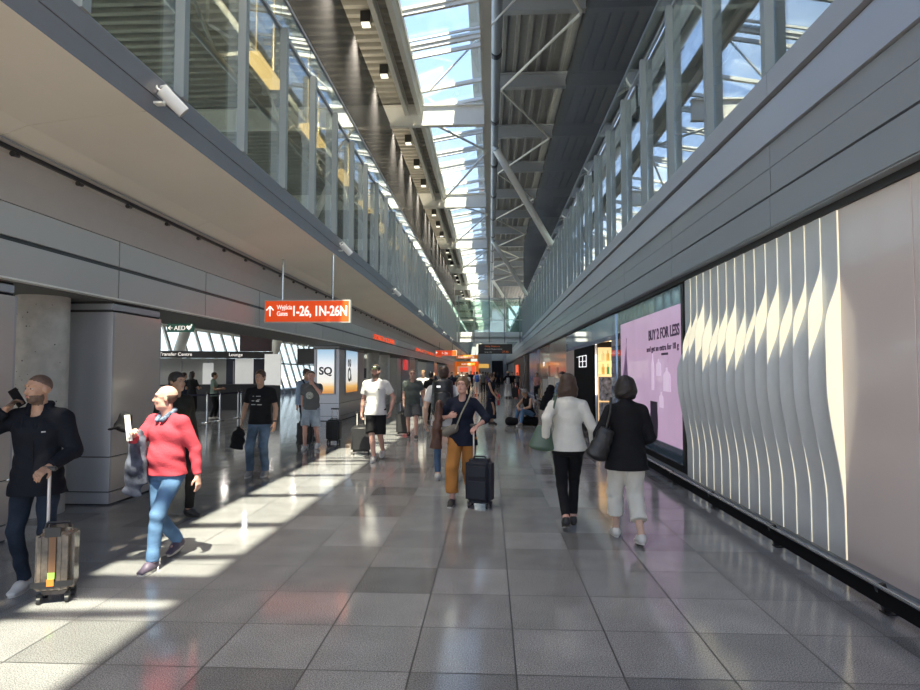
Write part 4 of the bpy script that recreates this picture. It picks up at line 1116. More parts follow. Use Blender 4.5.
    # ---------------- bottom garment
    if bottom:
        kind = bottom['kind']; Sb = SDF(); o = bottom.get('o', .010); fl_ = bottom.get('flare', 0.)
        hipr = (.150*hipw if fem else .148)*(.5+.5*g)
        if kind in ('trousers', 'shorts'):
            Sb.cone(V3(T(0, 0, -.065)), ((hipr+o)*s, (.105*(.5+.5*g)+o)*s), V3(T(0, 0, .10)), ((hipr*.92+o)*s, (.100*g+o)*s), .03*s, XA, cap=(.035, .01))
            for hp, kn, an in lg:
                if kind == 'trousers':
                    hm = bottom.get('hem', .10); e = an + (kn-an)*(max(0, hm-.085)/.415)
                    Sb.cone(V3(hp), (.088+o)*s, V3(kn), (.054+o+fl_*.5)*s, .03*s); Sb.cone(V3(kn), (.055+o+fl_*.5)*s, V3(e), (.040+o+fl_)*s, .02*s, cap=.008)
                else:
                    e = hp + (kn-hp)*bottom.get('len', .85); Sb.cone(V3(hp), (.092+o)*s, V3(e), (.072+o+fl_)*s, .03*s, cap=.008)
        if kind in ('dress', 'skirt'):
            Sb.cone(V3(T(0, 0, .12)), ((.125+o)*s, (.095+o)*s), V3(T(0, 0, -.10)), ((hipr+o)*s, (.12+o)*s), .03*s, XA); zl = bottom.get('hem', .15)
            Sb.cone(V3(T(0, 0, -.08)), ((hipr+o)*s, (.12+o)*s), V3((P.x, P.y+.02, zl)), ((.17+fl_)*s, (.19+fl_)*s), .03*s, XA, cap=.01)
        sdf_obj(bottom.get('name', {'trousers': 'trousers', 'shorts': 'shorts', 'dress': 'skirt', 'skirt': 'skirt'}[kind]), Sb, bottom['mat'], rt, h=h, fold=bottom.get('fold', .003), seed=len(label)*1.7)
    # ---------------- shoes
    if shoes:
        sc_, so_ = shoes
        for i, (hp, kn, an) in enumerate(lg):
            l = legs[i][2]; an = Vector(an); yw = 0.
            pit = min(.9, max(0, l*4.5)) if legs[i][1] > 0 else -min(.35, l*4)
            Rf = Matrix.Rotation(pit, 3, 'X')
            def Fo(x, y, z): return an + Rf @ Vector((x, y, z))
            if sit: Rf = Matrix.Identity(3)
            Sf = SDF()
            Sf.cone(V3(Fo(0, .035, -.036)), (.038*s, .042*s), V3(Fo(0, -.06, -.036)), (.044*s, .044*s), .02*s, (1,0,0))
            Sf.cone(V3(Fo(0, -.05, -.040)), (.044*s, .042*s), V3(Fo(0, -.155, -.060)), (.038*s, .020*s), .02*s, (1,0,0))
            Sf.cone(V3(Fo(0, .022, -.04)), .040*s, V3(Fo(0, .012, .0)), .038*s, .02*s, cap=.008)
            sh_ = sdf_obj('shoe', Sf, sc_, rt, h=min(h, .009))
            sb = MB(); n = 20; Pp = []
            for z in (-.088, -.066):
                row = []
                for q in range(n):
                    t = 2*PI*q/n; yy = -.058+.120*math.sin(t); ww = (.040+.006*math.sin(t+PI))*1.03; row.append(V3(Fo(ww*math.cos(t), yy*1.0, z)))
                Pp.append(row)
            sb.grid(Pp, True); sb.face(list(range(n))); sb.face([n+q for q in range(n)]); sb.build('sole', so_, sh_)
    return rt

def tubeset(name, pts, r, m, parent, flat=None):
    b = MB()
    for a, c in zip(pts[:-1], pts[1:]):
        if flat: b.bar(a, c, flat[0], flat[1], up=flat[2] if len(flat) > 2 else (0, 1, 0))
        else: b.tube(a, c, r, r, 8)
    return b.build(name, m, parent, smooth=not flat)

def suitcase(label, loc, rz, w=.38, hgt=.55, d=.23, col=None, handle=1.02, soft=False, ribs=True, two=True, hm=None, tilt=0., hx=0.):
    rt = empty('rolling_suitcase', loc, rz); tag(rt, label, 'suitcase'); rt.rotation_euler.x = tilt
    m = col or mat('luggage_black', (.02, .02, .022), .5); z0 = .06
    MB().box(-w/2, w/2, -d/2, d/2, z0, z0+hgt).build('shell', m, rt, bevel=.045, smooth=True)
    if soft:
        MB().box(-w*.40, w*.40, -d/2-.03, -d/2+.005, z0+.05, z0+hgt*.55).build('front_pocket', m, rt, bevel=.02, smooth=True)
        MB().box(-w*.38, w*.38, -d/2-.02, -d/2+.005, z0+hgt*.60, z0+hgt*.88).build('front_pocket', m, rt, bevel=.015, smooth=True)
    elif ribs:
        b = MB()
        for k in range(5): x = -w*.34+w*.17*k; b.box(x-.012, x+.012, -d/2-.006, d/2+.006, z0+.05, z0+hgt-.05)
        b.build('rib', m, rt)
    for x in (-w*.36, w*.36):
        for y in (-d*.32, d*.32):
            wh = MB().tube((x-.012, y, .028), (x+.012, y, .028), .028, n=14).box(x-.018, x+.018, y-.012, y+.012, .03, .07).build('wheel', M['black'], rt, smooth=True)
    hm = hm or M['chrome']
    b = MB(); xs = (-w*.2, w*.2) if two else (hx,)
    for x in xs: b.tube((x, d*.35, z0+hgt-.02), (x, d*.35, handle), .011, n=10)
    b.build('handle_tube', hm, rt, smooth=True)
    MB().box(min(xs)-.035 if two else hx-.05, max(xs)+.035 if two else hx+.05, d*.35-.016, d*.35+.016, handle-.01, handle+.028).build('handle_grip', M['black'], rt, bevel=.01, smooth=True)
    MB().path([(-.08, 0, z0+hgt-.01), (-.07, 0, z0+hgt+.03), (.07, 0, z0+hgt+.03), (.08, 0, z0+hgt-.01)], .011, 8).build('carry_handle', M['black'], rt, smooth=True)
    return rt
# ================================================================== THE PEOPLE IN THE HALL
def W(loc, rz, H, p):
    s = H/1.75; v = Vector(p)-Vector(loc); return tuple((Matrix.Rotation(-rz, 3, 'Z') @ v)/s)
WHT = cloth('white', (.64, .63, .62), bump=.2); BLK = cloth('black', (.012, .012, .014)); NAVY = cloth('navy', (.013, .017, .032)); NAVYJ = cloth('dark_coat', (.010, .012, .018))
JD = cloth('dark_jeans', (.020, .029, .047), var=.45, vscale=4); JB = cloth('blue_jeans', (.10, .19, .34), var=.35, vscale=4); JW = cloth('washed_jeans', (.10, .15, .22), var=.6, vscale=4)
RED = cloth('red_sweater', (.46, .060, .085), var=.08); ORG = cloth('orange_trousers', (.46, .20, .055), var=.10); CRM = cloth('cream', (.72, .70, .63), var=.06); LIN = cloth('white_linen', (.70, .68, .61), var=.08)
GRY = cloth('grey_tee', (.13, .135, .14)); OLV = cloth('olive_grey', (.085, .10, .095)); SHG = cloth('grey_shorts', (.10, .105, .11)); DSH = cloth('light_denim', (.36, .43, .50), var=.25)
PLAID = cloth('plaid', (.20, .26, .34), var=.8, vscale=26); LBL = cloth('light_blue', (.30, .40, .52)); PNK = cloth('pink_top', (.50, .25, .25), var=.5, vscale=30); GRN = cloth('pale_green', (.22, .30, .26)); PURP = cloth('violet', (.09, .07, .20))
SW_ = mat('shoe_white', (.62, .61, .58), .6); SB_ = mat('shoe_black', (.02, .02, .022), .5); SG_ = mat('shoe_grey', (.25, .25, .24), .7); SOLE = mat('sole_white', (.6, .58, .54), .7); SOLB = mat('sole_dark', (.04, .035, .03), .7)
LEATH = mat('brown_leather', (.10, .045, .03), .5, var=.2, vscale=8); GBAG = mat('green_leather', (.075, .12, .085), .4, var=.1); BBAG = mat('black_leather', (.012, .012, .013), .4, bump=.3, bscale=30); TAUPE = mat('taupe_bag', (.14, .125, .10), .6); STRAP = mat('beige_strap', (.34, .32, .24), .7)

# ---- 1 bald bearded man with phone
L = (-3.58, 4.62, 0); rz = .12; H = 1.70
def ex_coat(rt, s, D):
    # open dark coat with collar over the shirt
    T, V3 = D['T'], D['V3']
    c = SDF(); c.cone(V3(T(-.06, -.05, .58)), .030*s, V3(T(.06, -.05, .58)), .030*s, .02); c.cone(V3(T(.078, -.01, .57)), .030*s, V3(T(.05, .13, .40)), .018*s, .02); c.cone(V3(T(-.078, -.01, .57)), .030*s, V3(T(-.05, .13, .40)), .018*s, .02)
    sdf_obj('collar', c, NAVYJ, rt, h=.009)
    b = MB()
    for x, z in ((.035, .405), (.105, .385)): b.box(*[q*s for q in (x-.03, x+.03)], -.158*s, -.152*s, D['P'].z*s+z*s-.006, D['P'].z*s+z*s+.006)
    lo = MB()
    lo.bar(V3(T(-.045, .136, .385)), V3(T(.005, .140, .383)), .006, .012, up=(0,0,1)); lo.build('chest_mark', mat('pale_print_mark', (.6,.6,.6), .5), rt)
    l2 = MB(); l2.bar(V3(T(.050, .136, .365)), V3(T(.125, .124, .368)), .006, .010, up=(0,0,1)); l2.build('chest_mark', mat('pale_print_mark', (.6,.6,.6)), rt)
    f = MB(); f.bar(V3(T(.035, .135, .36)), V3(T(.045, .135, -.10)), .006, .012, up=(1,0,0)); f.build('coat_edge', BLK, rt)
    vv = MB()
person('man with shaved head and beard in black coat phoning, with rolling case at far left', L, rz, H, h=.0075, skin='tan', girth=1.03,
       legs=((.10, .20, .04), (-.04, -.06, 0)), arms={1: (W(L, rz, H, (-3.35, 4.44, .97)), (-.3, .2, -1), .75), -1: (W(L, rz, H, (-3.750, 4.48, 1.395)), (1, .2, -.1), .9, (-.8, -.3, -1))},
       top=dict(mat=NAVYJ, name='coat', sleeve='long', hem=-.14, o=.024, flare=1, vneck=.03, fold=.0045), bottom=dict(kind='trousers', mat=JD, o=.006, hem=.09, fold=.004), shoes=(SW_, SOLE), hair='buzz', beard=True, head_yaw=-.42, head_pitch=-.02, extra=ex_coat)
t_ = (Vector((-3.742, 4.47, 1.455)))
ph = MB().box(-.005, .005, -.036, .036, -.075, .075).build('smartphone', M['black'], bevel=.003); ph.location = (-3.705, 4.54, 1.49); ph.rotation_euler = (.5, -.15, -.3); tag(ph, 'black smartphone held to the ear of the bearded man', 'phone')
MBR = mat('covered_case', (.12, .092, .07), .22, var=.75, vscale=7, coat=.6)
sc1 = suitcase('brown striped suitcase in a clear plastic cover beside the bearded man', (-3.22, 4.38, 0), .35, w=.25, hgt=.48, d=.21, col=MBR, handle=.95, two=False, hx=-.09, hm=mat('satin_handle', (.72,.69,.66), .35, metal=.2))
b = MB().box(-.022, .022, -.118, -.112, .20, .50).build('zip_strip', mat('orange_brown', (.20,.10,.05), .5), sc1)
MB().box(-.05, .05, -.122, -.112, .49, .56).build('cover_flap', M['black'], sc1); MB().box(-.135,.135,-.118,-.108,.13,.17).build('cover_flap', M['black'], sc1)
st = MB().box(-.03, .015, -.124, -.118, .14, .19); st.cur = 1; st.box(-.025, .02, -.124, -.118, .19, .235); st.build('luggage_tag', [mat('tag_orange', (.8,.2,.03), .4), mat('tag_green', (.3,.6,.1), .4)], sc1)

# ---- 2 older man in red sweater
L = (-2.89, 5.28, 0); rz = -.12; H = 1.62
def ex_glass(rt, s, D):
    Hd, V3 = D['Hd'], D['V3']; b = MB()
    for q in (1, -1):
        pts = [V3(Hd(q*(.033+.020*math.cos(t)), -.094+.003*math.cos(t), .010+.015*math.sin(t))) for t in [2*PI*i/12 for i in range(13)]]
        b.path(pts, .0016*s, 5); b.tube(V3(Hd(q*.053, -.090, .013)), V3(Hd(q*.078, .0, .012)), .0016*s, n=5)
    b.tube(V3(Hd(.013, -.096, .012)), V3(Hd(-.013, -.096, .012)), .0016*s, n=5); b.build('glasses', M['black'], rt)
def ex_red(rt, s, D):
    ex_glass(rt, s, D); T, V3 = D['T'], D['V3']
    c = SDF(); c.cone(V3(T(-.055, -.05, .585)), .026*s, V3(T(.055, -.05, .585)), .026*s, .02); c.cone(V3(T(.070, -.02, .575)), .026*s, V3(T(.030, .115, .50)), .022*s, .02); c.cone(V3(T(-.070, -.02, .575)), .026*s, V3(T(-.030, .115, .50)), .022*s, .02)
    sdf_obj('collar', c, cloth('striped_collar', (.12, .16, .24), var=.9, vscale=40), rt, h=.007)
person('older bald man with glasses in red sweater and jeans striding through the sunlight', L, rz, H, h=.0075, skin='pink', girth=1.16, lean=.03,
       legs=((.04, -.24, 0), (-.06, .28, .05)), twist=-.2, arms={-1: (W(L, rz, H, (-3.05, 5.02, 1.15)), (.6, -.6, .2), .9, (-.6, 1, -.6)), 1: (W(L, rz, H, (-2.61, 5.28, .77)), (-1, .1, 0), .5)},
       top=dict(mat=RED, name='sweater', sleeve='long', hem=-.03, o=.014, fold=.004), bottom=dict(kind='trousers', mat=JB, o=.006, hem=.09, flare=.01, fold=.0045), shoes=(mat('shoe_dark_mauve', (.09,.07,.11), .5), SOLE), hair='fringe', head_yaw=-1.0, head_pitch=.02, extra=ex_red)
# things he carries
jk = SDF(); jk.cone((0, 0, 0), (.05, .07), (-.01, 0, -.28), (.075, .06), .03); jk.cone((-.01, 0, -.25), (.07, .05), (-.05, .03, -.52), (.095, .035), .03, cap=.01); jk.cone((.03, .02, -.05), .04, (.05, .02, -.42), (.04, .03), .03, cap=.01)
MJK = cloth('grey_jacket', (.10, .11, .15), var=.7, vscale=7)
o = sdf_obj('folded_jacket', jk, MJK, h=.010, fold=.008, fscale=.8); o.location = (-3.08, 5.12, 1.14); tag(o, 'grey and black jacket draped over the arm of the man in red', 'jacket')
cp = SDF(); cp.cone((0, 0, 0), (.075, .05), (.03, 0, .10), (.05, .045), .03, cap=.02); cp.cone((-.02,-.03,.0), (.05,.012), (-.08, -.05, -.02), (.05, .01), .02)
o = sdf_obj('cap', cp, BLK, h=.008, fold=.003); o.location = (-3.17, 5.06, 1.22); tag(o, 'black cloth cap held together with papers by the man in red', 'cap')
o = MB().box(-.022, .022, -.004, .004, -.11, .11).build('boarding_papers', mat('paper_white', (.85,.85,.83), .6)); o.location = (-3.04, 4.93, 1.22); o.rotation_euler = (.1, -.08, .2); tag(o, 'white boarding papers in the raised hand of the man in red', 'paper')

# ---- 3 man in black printed T-shirt
L = (-3.77, 9.72, 0); rz = .0; H = 1.74
def ex_tee(rt, s, D):
    T, V3 = D['T'], D['V3']
    MP_ = mat('shirt_print', (.65, .65, .62), .7)
    for (x0, x1, z, hh) in ((-.02, .055, .40, .010), (-.075, -.055, .40, .010), (-.09, -.05, .325, .012), (-.02, .03, .322, .022), (.0, .045, .345, .008), (-.095, -.03, .265, .010), (.0, .075, .262, .010)):
        MB().bar(V3(T(x0, .142, z)), V3(T(x1, .142, z)), .008*s, hh*s, up=(0, 0, 1)).build('print_mark', MP_, rt)
    MB().tube(V3(D['ar'][0][3]+Vector((0,0,.02))), V3(D['ar'][0][3]+Vector((.0,.005,.045))), .031*s, n=12).build('wristwatch', M['black'], rt)
person('man in black printed T-shirt and washed jeans carrying a black bag', L, rz, H, h=.0095, skin='tan', girth=1.08,
       legs=((.11, -.02, 0), (-.12, -.10, 0)), arms={-1: (W(L, rz, H, (-4.05, 9.66, .88)), (.9, .2, 0), .9, (-.6, 1, -.2)), 1: (W(L, rz, H, (-3.50, 9.64, .86)), (-.9, .2, 0), .6)},
       top=dict(mat=BLK, sleeve='short', hem=-.06, o=.014), bottom=dict(kind='trousers', mat=JW, o=.010, flare=.012, fold=.005), shoes=(SG_, SOLE), hair=('short', 'brown'), extra=ex_tee)
bg = SDF(); bg.cone((0, 0, 0), (.035, .02), (-.01, 0, -.12), (.10, .04), .02); bg.cone((-.01, 0, -.12), (.10, .04), (-.05, 0, -.34), (.12, .045), .02, cap=.02)
o = sdf_obj('carrier_bag', bg, BLK, h=.010, fold=.006); o.location = (-4.06, 9.60, .80); tag(o, 'black soft carrier bag hanging from the hand of the black T-shirt man', 'bag')

# ---- 4 man in grey tee, light shorts
L = (-3.95, 13.15, 0); rz = .05; H = 1.74
def ex_badge(rt, s, D):
    T, V3 = D['T'], D['V3']
    MB().tube(V3(T(-.01, .118, .28)), V3(T(-.01, .150, .28)), .082*s, .080*s, n=24).build('round_print', mat('pale_round_print', (.42,.44,.40), .7, var=.5, vscale=50), rt)
person('man in grey T-shirt and pale denim shorts touching his mouth', L, rz, H, h=.011, skin='pink', girth=1.1,
       legs=((.13, .12, .03), (-.10, -.16, 0)), arms={1: (W(L, rz, H, (-3.86, 12.97, 1.42)), (-.3, 1, 0), .9, (1, .2, -1)), -1: (W(L, rz, H, (-4.20, 13.30, .82)), (.9, 0, -.3), .9)},
       top=dict(mat=GRY, sleeve='short', hem=-.04, o=.013), bottom=dict(kind='shorts', mat=DSH, o=.014, len=.95, flare=.015), shoes=(SW_, SOLE), hair='buzz', extra=ex_badge)
suitcase('black suitcase pulled behind the grey T-shirt man', (-4.20, 13.50, 0), .2, w=.34, hgt=.52, d=.22, handle=.84)
suitcase('second black suitcase half hidden behind the legs in pale shorts', (-3.72, 14.2, 0), -.1, w=.34, hgt=.50, d=.22, handle=.80)
# ---- 5 light-blue shirt behind
def ex_strap(rt, s, D):
    T, V3 = D['T'], D['V3']
    for q in (1, -1): tubeset('backpack_strap', [V3(T(q*.11, -.09, .46)), V3(T(q*.11, .02, .555)), V3(T(q*.10, .13, .42)), V3(T(q*.13, .12, .22))], .02*s, NAVY, rt)
person('man in light blue shirt with dark backpack straps behind the grey T-shirt man', (-4.62, 14.9, 0), .9, 1.79, h=.014, skin='tan', girth=1.05, legs=((.1, -.12, 0), (-.1, .15, .03)),
       top=dict(mat=LBL, sleeve='long', hem=-.06, o=.014), bottom=dict(kind='trousers', mat=JD), shoes=(SB_, SOLB), hair=('short', 'brown'), extra=ex_strap)

# ---- 6 white T-shirt, cap
L = (-2.22, 11.6, 0); rz = -.05; H = 1.86
def ex_cap(rt, s, D):
    Hd, V3 = D['Hd'], D['V3']
    c = SDF(); c.ell(V3(Hd(0, .018, .058)), tuple(np.array((.086, .102, .072))*s), .01, D['R3']); c.ell(V3(Hd(0, -.02, -.01)), tuple(np.array((.12, .14, .055))*s), .01, D['R3'], True)
    o = sdf_obj('cap', c, BLK, rt, h=.008)
    c = SDF(); c.ell(V3(Hd(0, -.105, .048)), tuple(np.array((.065, .065, .009))*s), .01, D['R3']); sdf_obj('cap_peak', c, mat('cap_green', (.05, .07, .03), .7), rt, h=.006)
    MB().sphere(V3(Hd(0, -.072, .085)), (.03*s, .012*s, .02*s)).build('cap_badge', mat('badge_pale', (.45, .5, .3), .6), rt, smooth=True)
    T = D['T']; MB().bar(V3(T(.07, .138, .38)), V3(T(.10, .134, .38)), .006, .018, up=(0,0,1)).build('chest_mark', BLK, rt)
person('tall man in white T-shirt, black shorts and cap pulling a black case', L, rz, H, h=.0095, skin='pink', beard=True, girth=1.02,
       legs=((.09, .20, .06), (.02, -.20, 0)), arms={-1: (W(L, rz, H, (-2.52, 11.72, .88)), (.9, .1, -.3), .9, (-.7, .6, 0)), 1: (W(L, rz, H, (-1.93, 11.62, .93)), (-.9, .2, 0), .8, (1, .5, 0))},
       top=dict(mat=WHT, sleeve='short', hem=-.08, o=.020, flare=1), bottom=dict(kind='shorts', mat=BLK, o=.014, len=1.0, flare=.02), shoes=(SW_, SOLE), hair=('short', 'brown'), extra=ex_cap)
suitcase('black rolling case with pale handle right behind the white T-shirt man', (-2.66, 12.35, 0), .25, w=.42, hgt=.52, d=.25, handle=.84, hm=mat('pale_handle', (.65,.62,.58), .4))
# ---- 7 polo man
L = (-2.0, 15.45, 0); H = 1.80
person('stout balding man in dark grey polo shirt and grey shorts', L, .1, H, h=.011, skin='pink', girth=1.22, legs=((.10, -.20, 0), (-.10, .18, .05)),
       arms={-1: (W(L, .1, H, (-2.24, 15.55, .86)), (.9, .1, -.3), .9), 1: ((.30, -.02, .84), (-1, .1, 0), .6)},
       top=dict(mat=OLV, sleeve='short', hem=-.05, o=.013, vneck=.02), bottom=dict(kind='shorts', mat=SHG, o=.014, len=.85, flare=.015), shoes=(SB_, SOLE), hair='buzz', extra=ex_glass)
suitcase('black suitcase trailing behind the man in the dark polo', (-2.32, 15.95, 0), .1, w=.36, hgt=.56, d=.24, handle=.86)

# ---- 8 backpack man, seen from behind
L = (-.73, 9.45, 0); rz = PI+.05; H = 1.85
person('man seen from behind with short brown hair, white T-shirt and jeans', L, rz, H, h=.0095, skin='fair', face=False,
       legs=((-.13, .02, 0) if 0 else (.09, -.05, 0), (-.15, .30, .14)), arms={1: ((.27, -.05, .84), (-1, 0, 0), .6), -1: ((-.30, .02, .88), (1, 0, 0), .6)},
       top=dict(mat=WHT, sleeve='short', hem=-.06, o=.014), bottom=dict(kind='trousers', mat=JB if 0 else cloth('mid_jeans', (.07,.12,.21), var=.4, vscale=4), o=.004, hem=.11), shoes=(SW_, SOLE), hair=('short', 'brown'))
def backpack(label, loc, rz, sc, m, strap, lg=True):
    rt = empty('backpack', loc, rz); tag(rt, label, 'backpack')
    b = SDF(); b.cone((0, 0, -.20*sc), (.155*sc, .095*sc), (0, 0, .17*sc), (.135*sc, .085*sc), .02, cap=.05*sc); sdf_obj('pack_body', b, m, rt, h=.011 if sc > .8 else .03)
    b = SDF(); b.cone((0, .07*sc, -.17*sc), (.125*sc, .06*sc), (0, .07*sc, .02*sc), (.11*sc, .05*sc), .02, cap=.04*sc); sdf_obj('front_pocket', b, m, rt, h=.011 if sc > .8 else .03)
    for q in (1, -1): tubeset('shoulder_strap', [(q*.10*sc, -.08*sc, .20*sc), (q*.11*sc, -.15*sc, .25*sc), (q*.11*sc, -.28*sc, .18*sc), (q*.13*sc, -.29*sc, 0)], .018*sc, strap, rt)
    if lg: MB().box(.02*sc, .07*sc, .098*sc, .104*sc, .105*sc, .13*sc).build('logo_patch', mat('logo_white', (1,1,1)), rt)
    return rt
bp_ = backpack('large black backpack worn by the man seen from behind', (-.73, 9.24, 1.33), PI, 1.18, BBAG, NAVY)
# ---- 9 woman in orange trousers
L = (-.36, 7.92, 0); rz = -.12; H = 1.70
def ex_cross(rt, s, D):
    T, V3 = D['T'], D['V3']
    MB().sphere(V3(D['Hd'](.082, -.0, -.035)), .006*s).build('earring', M['chrome'], rt)
person('woman in navy blouse and orange brown trousers holding a suitcase handle', L, rz, H, fem=True, h=.0085, skin='pink', girth=1.06, hipw=1.04,
       legs=((.06, .32, .07), (-.10, -.26, .0)), arms={1: (W(L, rz, H, (-.17, 7.62, 1.00)), (-.2, .2, -1), .8, (1, .6, -.3)), -1: (W(L, rz, H, (-.53, 7.74, 1.12)), (.7, .6, 0), .8, (-1, .6, -.6))},
       top=dict(mat=NAVY, name='blouse', sleeve='elbow', hem=-.10, o=.014, flare=1, vneck=.02), bottom=dict(kind='trousers', mat=ORG, o=.016, hem=.17, flare=.028, fold=.004), shoes=(SB_, SOLE), hair=('bun', 'blond'), head_yaw=-.12, head_pitch=.06, extra=ex_cross)
cb = empty('crossbody_bag', (-.52, 7.68, .95)); tag(cb, 'taupe crossbody bag with beige strap on the woman in orange trousers', 'bag')
b = SDF(); b.cone((-.05, 0, -.04), (.05, .045), (.07, 0, .02), (.055, .045), .02); b.cone((-.09, 0, .02), .02, (.10, 0, .05), .02, .02); o = sdf_obj('bag_body', b, TAUPE, cb, h=.009)
tubeset('bag_strap', [(.08, -.03, .02), (.15, -.06, .20), (.24, -.055, .38), (.285, .05, .50), (.30, .20, .53)], .015, STRAP, cb, flat=(.014, .045, (0, -1, .3)))
jk = SDF(); jk.cone((0, 0, .16), (.045, .05), (-.02, 0, -.15), (.06, .05), .03); jk.cone((-.02, 0, -.12), (.06, .05), (-.05, .02, -.42), (.075, .04), .03, cap=.01)
o = sdf_obj('brown_jacket', jk, LEATH, h=.010, fold=.006); o.location = (-.66, 7.80, 1.12); tag(o, 'dark brown jacket hanging over the arm beside the taupe bag', 'jacket')
suitcase('dark navy soft suitcase beside the woman in orange trousers', (-.13, 7.60, 0), -.30, w=.33, hgt=.54, d=.24, col=mat('luggage_navy', (.012, .014, .025), .65), soft=True, handle=1.0, two=False, hx=-.11, hm=mat('satin_handle', (0,0,0)))

# ---- 10 woman in long dress
L = (.03, 19.65, 0); rz = 1.25
person('woman in long dark navy sleeveless dress standing in profile', L, rz, 1.67, fem=True, h=.012, skin='tan', legs=((.07, .05, 0), (-.07, -.06, 0)), arms={1: ((.20, -.22, .96), (-1, 0, 0), .8, (1, 1, 0)), -1: ((-.20, -.26, .92), (1, 0, 0), .8)},
       top=dict(mat=NAVY, name='bodice', sleeve='none', hem=-.03, o=.010), bottom=dict(kind='dress', mat=NAVY, hem=.20, flare=.02, fold=.008), shoes=(SB_, SOLB), hair=('bun', 'brown'))
tag(MB().tube((.27, 19.5, .62), (.27, 19.5, .90), .045, n=12).tube((.27, 19.5, .90), (.27, 19.5, .98), .045, .02, n=12).build('drinking_bottle', mat('bottle_red', (.35, .02, .03), .3), smooth=True), 'dark red drinking bottle held by the woman in the long dress', 'bottle')
# ---- 11 far woman with hat
L = (1.17, 39.3, 0)
def ex_hat(rt, s, D):
    c = SDF(); c.ell(D['V3'](D['Hd'](0, .02, .075)), (.19*s, .19*s, .022*s)); c.ell(D['V3'](D['Hd'](0, .02, .10)), (.10*s, .10*s, .07*s)); sdf_obj('hat', c, mat('straw_hat', (.28, .20, .12), .8), rt, h=.016)
person('woman with straw hat, black top and wide white trousers seen from behind', L, PI, 1.72, fem=True, h=.016, face=False, legs=((.10, -.05, 0), (-.10, .1, 0)), arms={1: ((.20, .10, 1.05), (-1, 0, 0), .8), -1: ((-.32, -.05, .85), (1, 0, 0), .8)},
       top=dict(mat=BLK, sleeve='elbow', hem=.02, o=.03), bottom=dict(kind='trousers', mat=WHT, o=.03, flare=.07, hem=.10), shoes=(SB_, SOLB), hair=('long', 'brown'), extra=ex_hat)
backpack('small white backpack of the woman with the straw hat', (1.17, 39.12, 1.15), PI, .8, WHT, WHT, lg=False)
suitcase('dark suitcase standing beside the woman with the straw hat', (1.62, 39.3, 0), 0, w=.42, hgt=.62, d=.26, handle=1.0)

# ---- 12 man sitting on the floor
L = (1.25, 19.3, 0); rz = -.95
person('man in black tank top and jeans sitting low with crossed legs', L, rz, 1.76, h=.012, skin='tan', sit=(.0, -.5, 1), pelvis=(0, .05, .36), lean=.32, legs=((.16, -.48, .0), (-.16, -.42, .0)),
       arms={1: ((.10, -.36, .52), (0, 0, -1), .6, (1, .4, 0)), -1: ((-.12, -.34, .55), (0, 0, -1), .6, (-1, .4, 0))}, top=dict(mat=BLK, sleeve='none', hem=-.05, o=.012), bottom=dict(kind='trousers', mat=JB, o=.008), shoes=(SG_, SOLE), hair=('short', 'grey'), head_pitch=-.5)
sb = SDF(); sb.cone((-.22, 0, .13), (.13, .13), (.22, 0, .13), (.13, .13), .02, cap=.05); o = sdf_obj('duffel_bag', sb, BLK, h=.02, fold=.005); o.location = (1.28, 19.42, 0); tag(o, 'black duffel bag used as a seat by the man in the tank top', 'bag')
sb = SDF(); sb.cone((-.12, 0, .14), (.13, .14), (.12, 0, .12), (.12, .12), .02, cap=.05); o = sdf_obj('black_bag', sb, BLK, h=.02, fold=.005); o.location = (.72, 19.1, 0); tag(o, 'black bag lying on the floor left of the sitting man', 'bag')
# ---- 13 leaning woman
L = (2.72, 35.2, 0); rz = -.35
person('woman in pink patterned top and black trousers leaning at the right wall', L, rz, 1.72, fem=True, h=.016, skin='tan', face=False, legs=((.10, -.28, .30), (-.05, -.05, 0)), arms={1: ((.10, -.20, 1.25), (0, 1, 0), .8, (1, 1, -1)), -1: ((-.10, -.20, 1.05), (0, 1, 0), .8)},
       top=dict(mat=PNK, sleeve='short', hem=0, o=.012), bottom=dict(kind='trousers', mat=BLK, o=.012), shoes=(SW_, SOLE), hair=('bun', 'dark'))
# ---- 14 plaid
L = (1.92, 16.0, 0); rz = -.9
person('dark haired person in blue plaid shirt half hidden behind the cream jacket', L, rz, 1.72, h=.013, skin='tan', legs=((.1, -.1, 0), (-.1, .1, 0)), top=dict(mat=PLAID, sleeve='long', hem=-.05, o=.014), bottom=dict(kind='trousers', mat=BLK, o=.012), shoes=(SB_, SOLB), hair=('short', 'dark'), head_yaw=.3,
       arms={-1: ((-.15, -.30, 1.05), (1, 0, 0), .7), 1: ((.20, -.28, 1.10), (-1, 0, 0), .7)})
jk = SDF(); jk.cone((0, 0, .20), (.10, .06), (-.12, 0, -.15), (.14, .07), .03); jk.cone((-.12, 0, -.15), (.14, .07), (-.16, 0, -.40), (.16, .06), .03, cap=.02)
o = sdf_obj('dark_jacket', jk, BLK, h=.016, fold=.006); o.location = (1.60, 15.82, 1.10); tag(o, 'black jacket carried in front of the person in plaid', 'jacket')

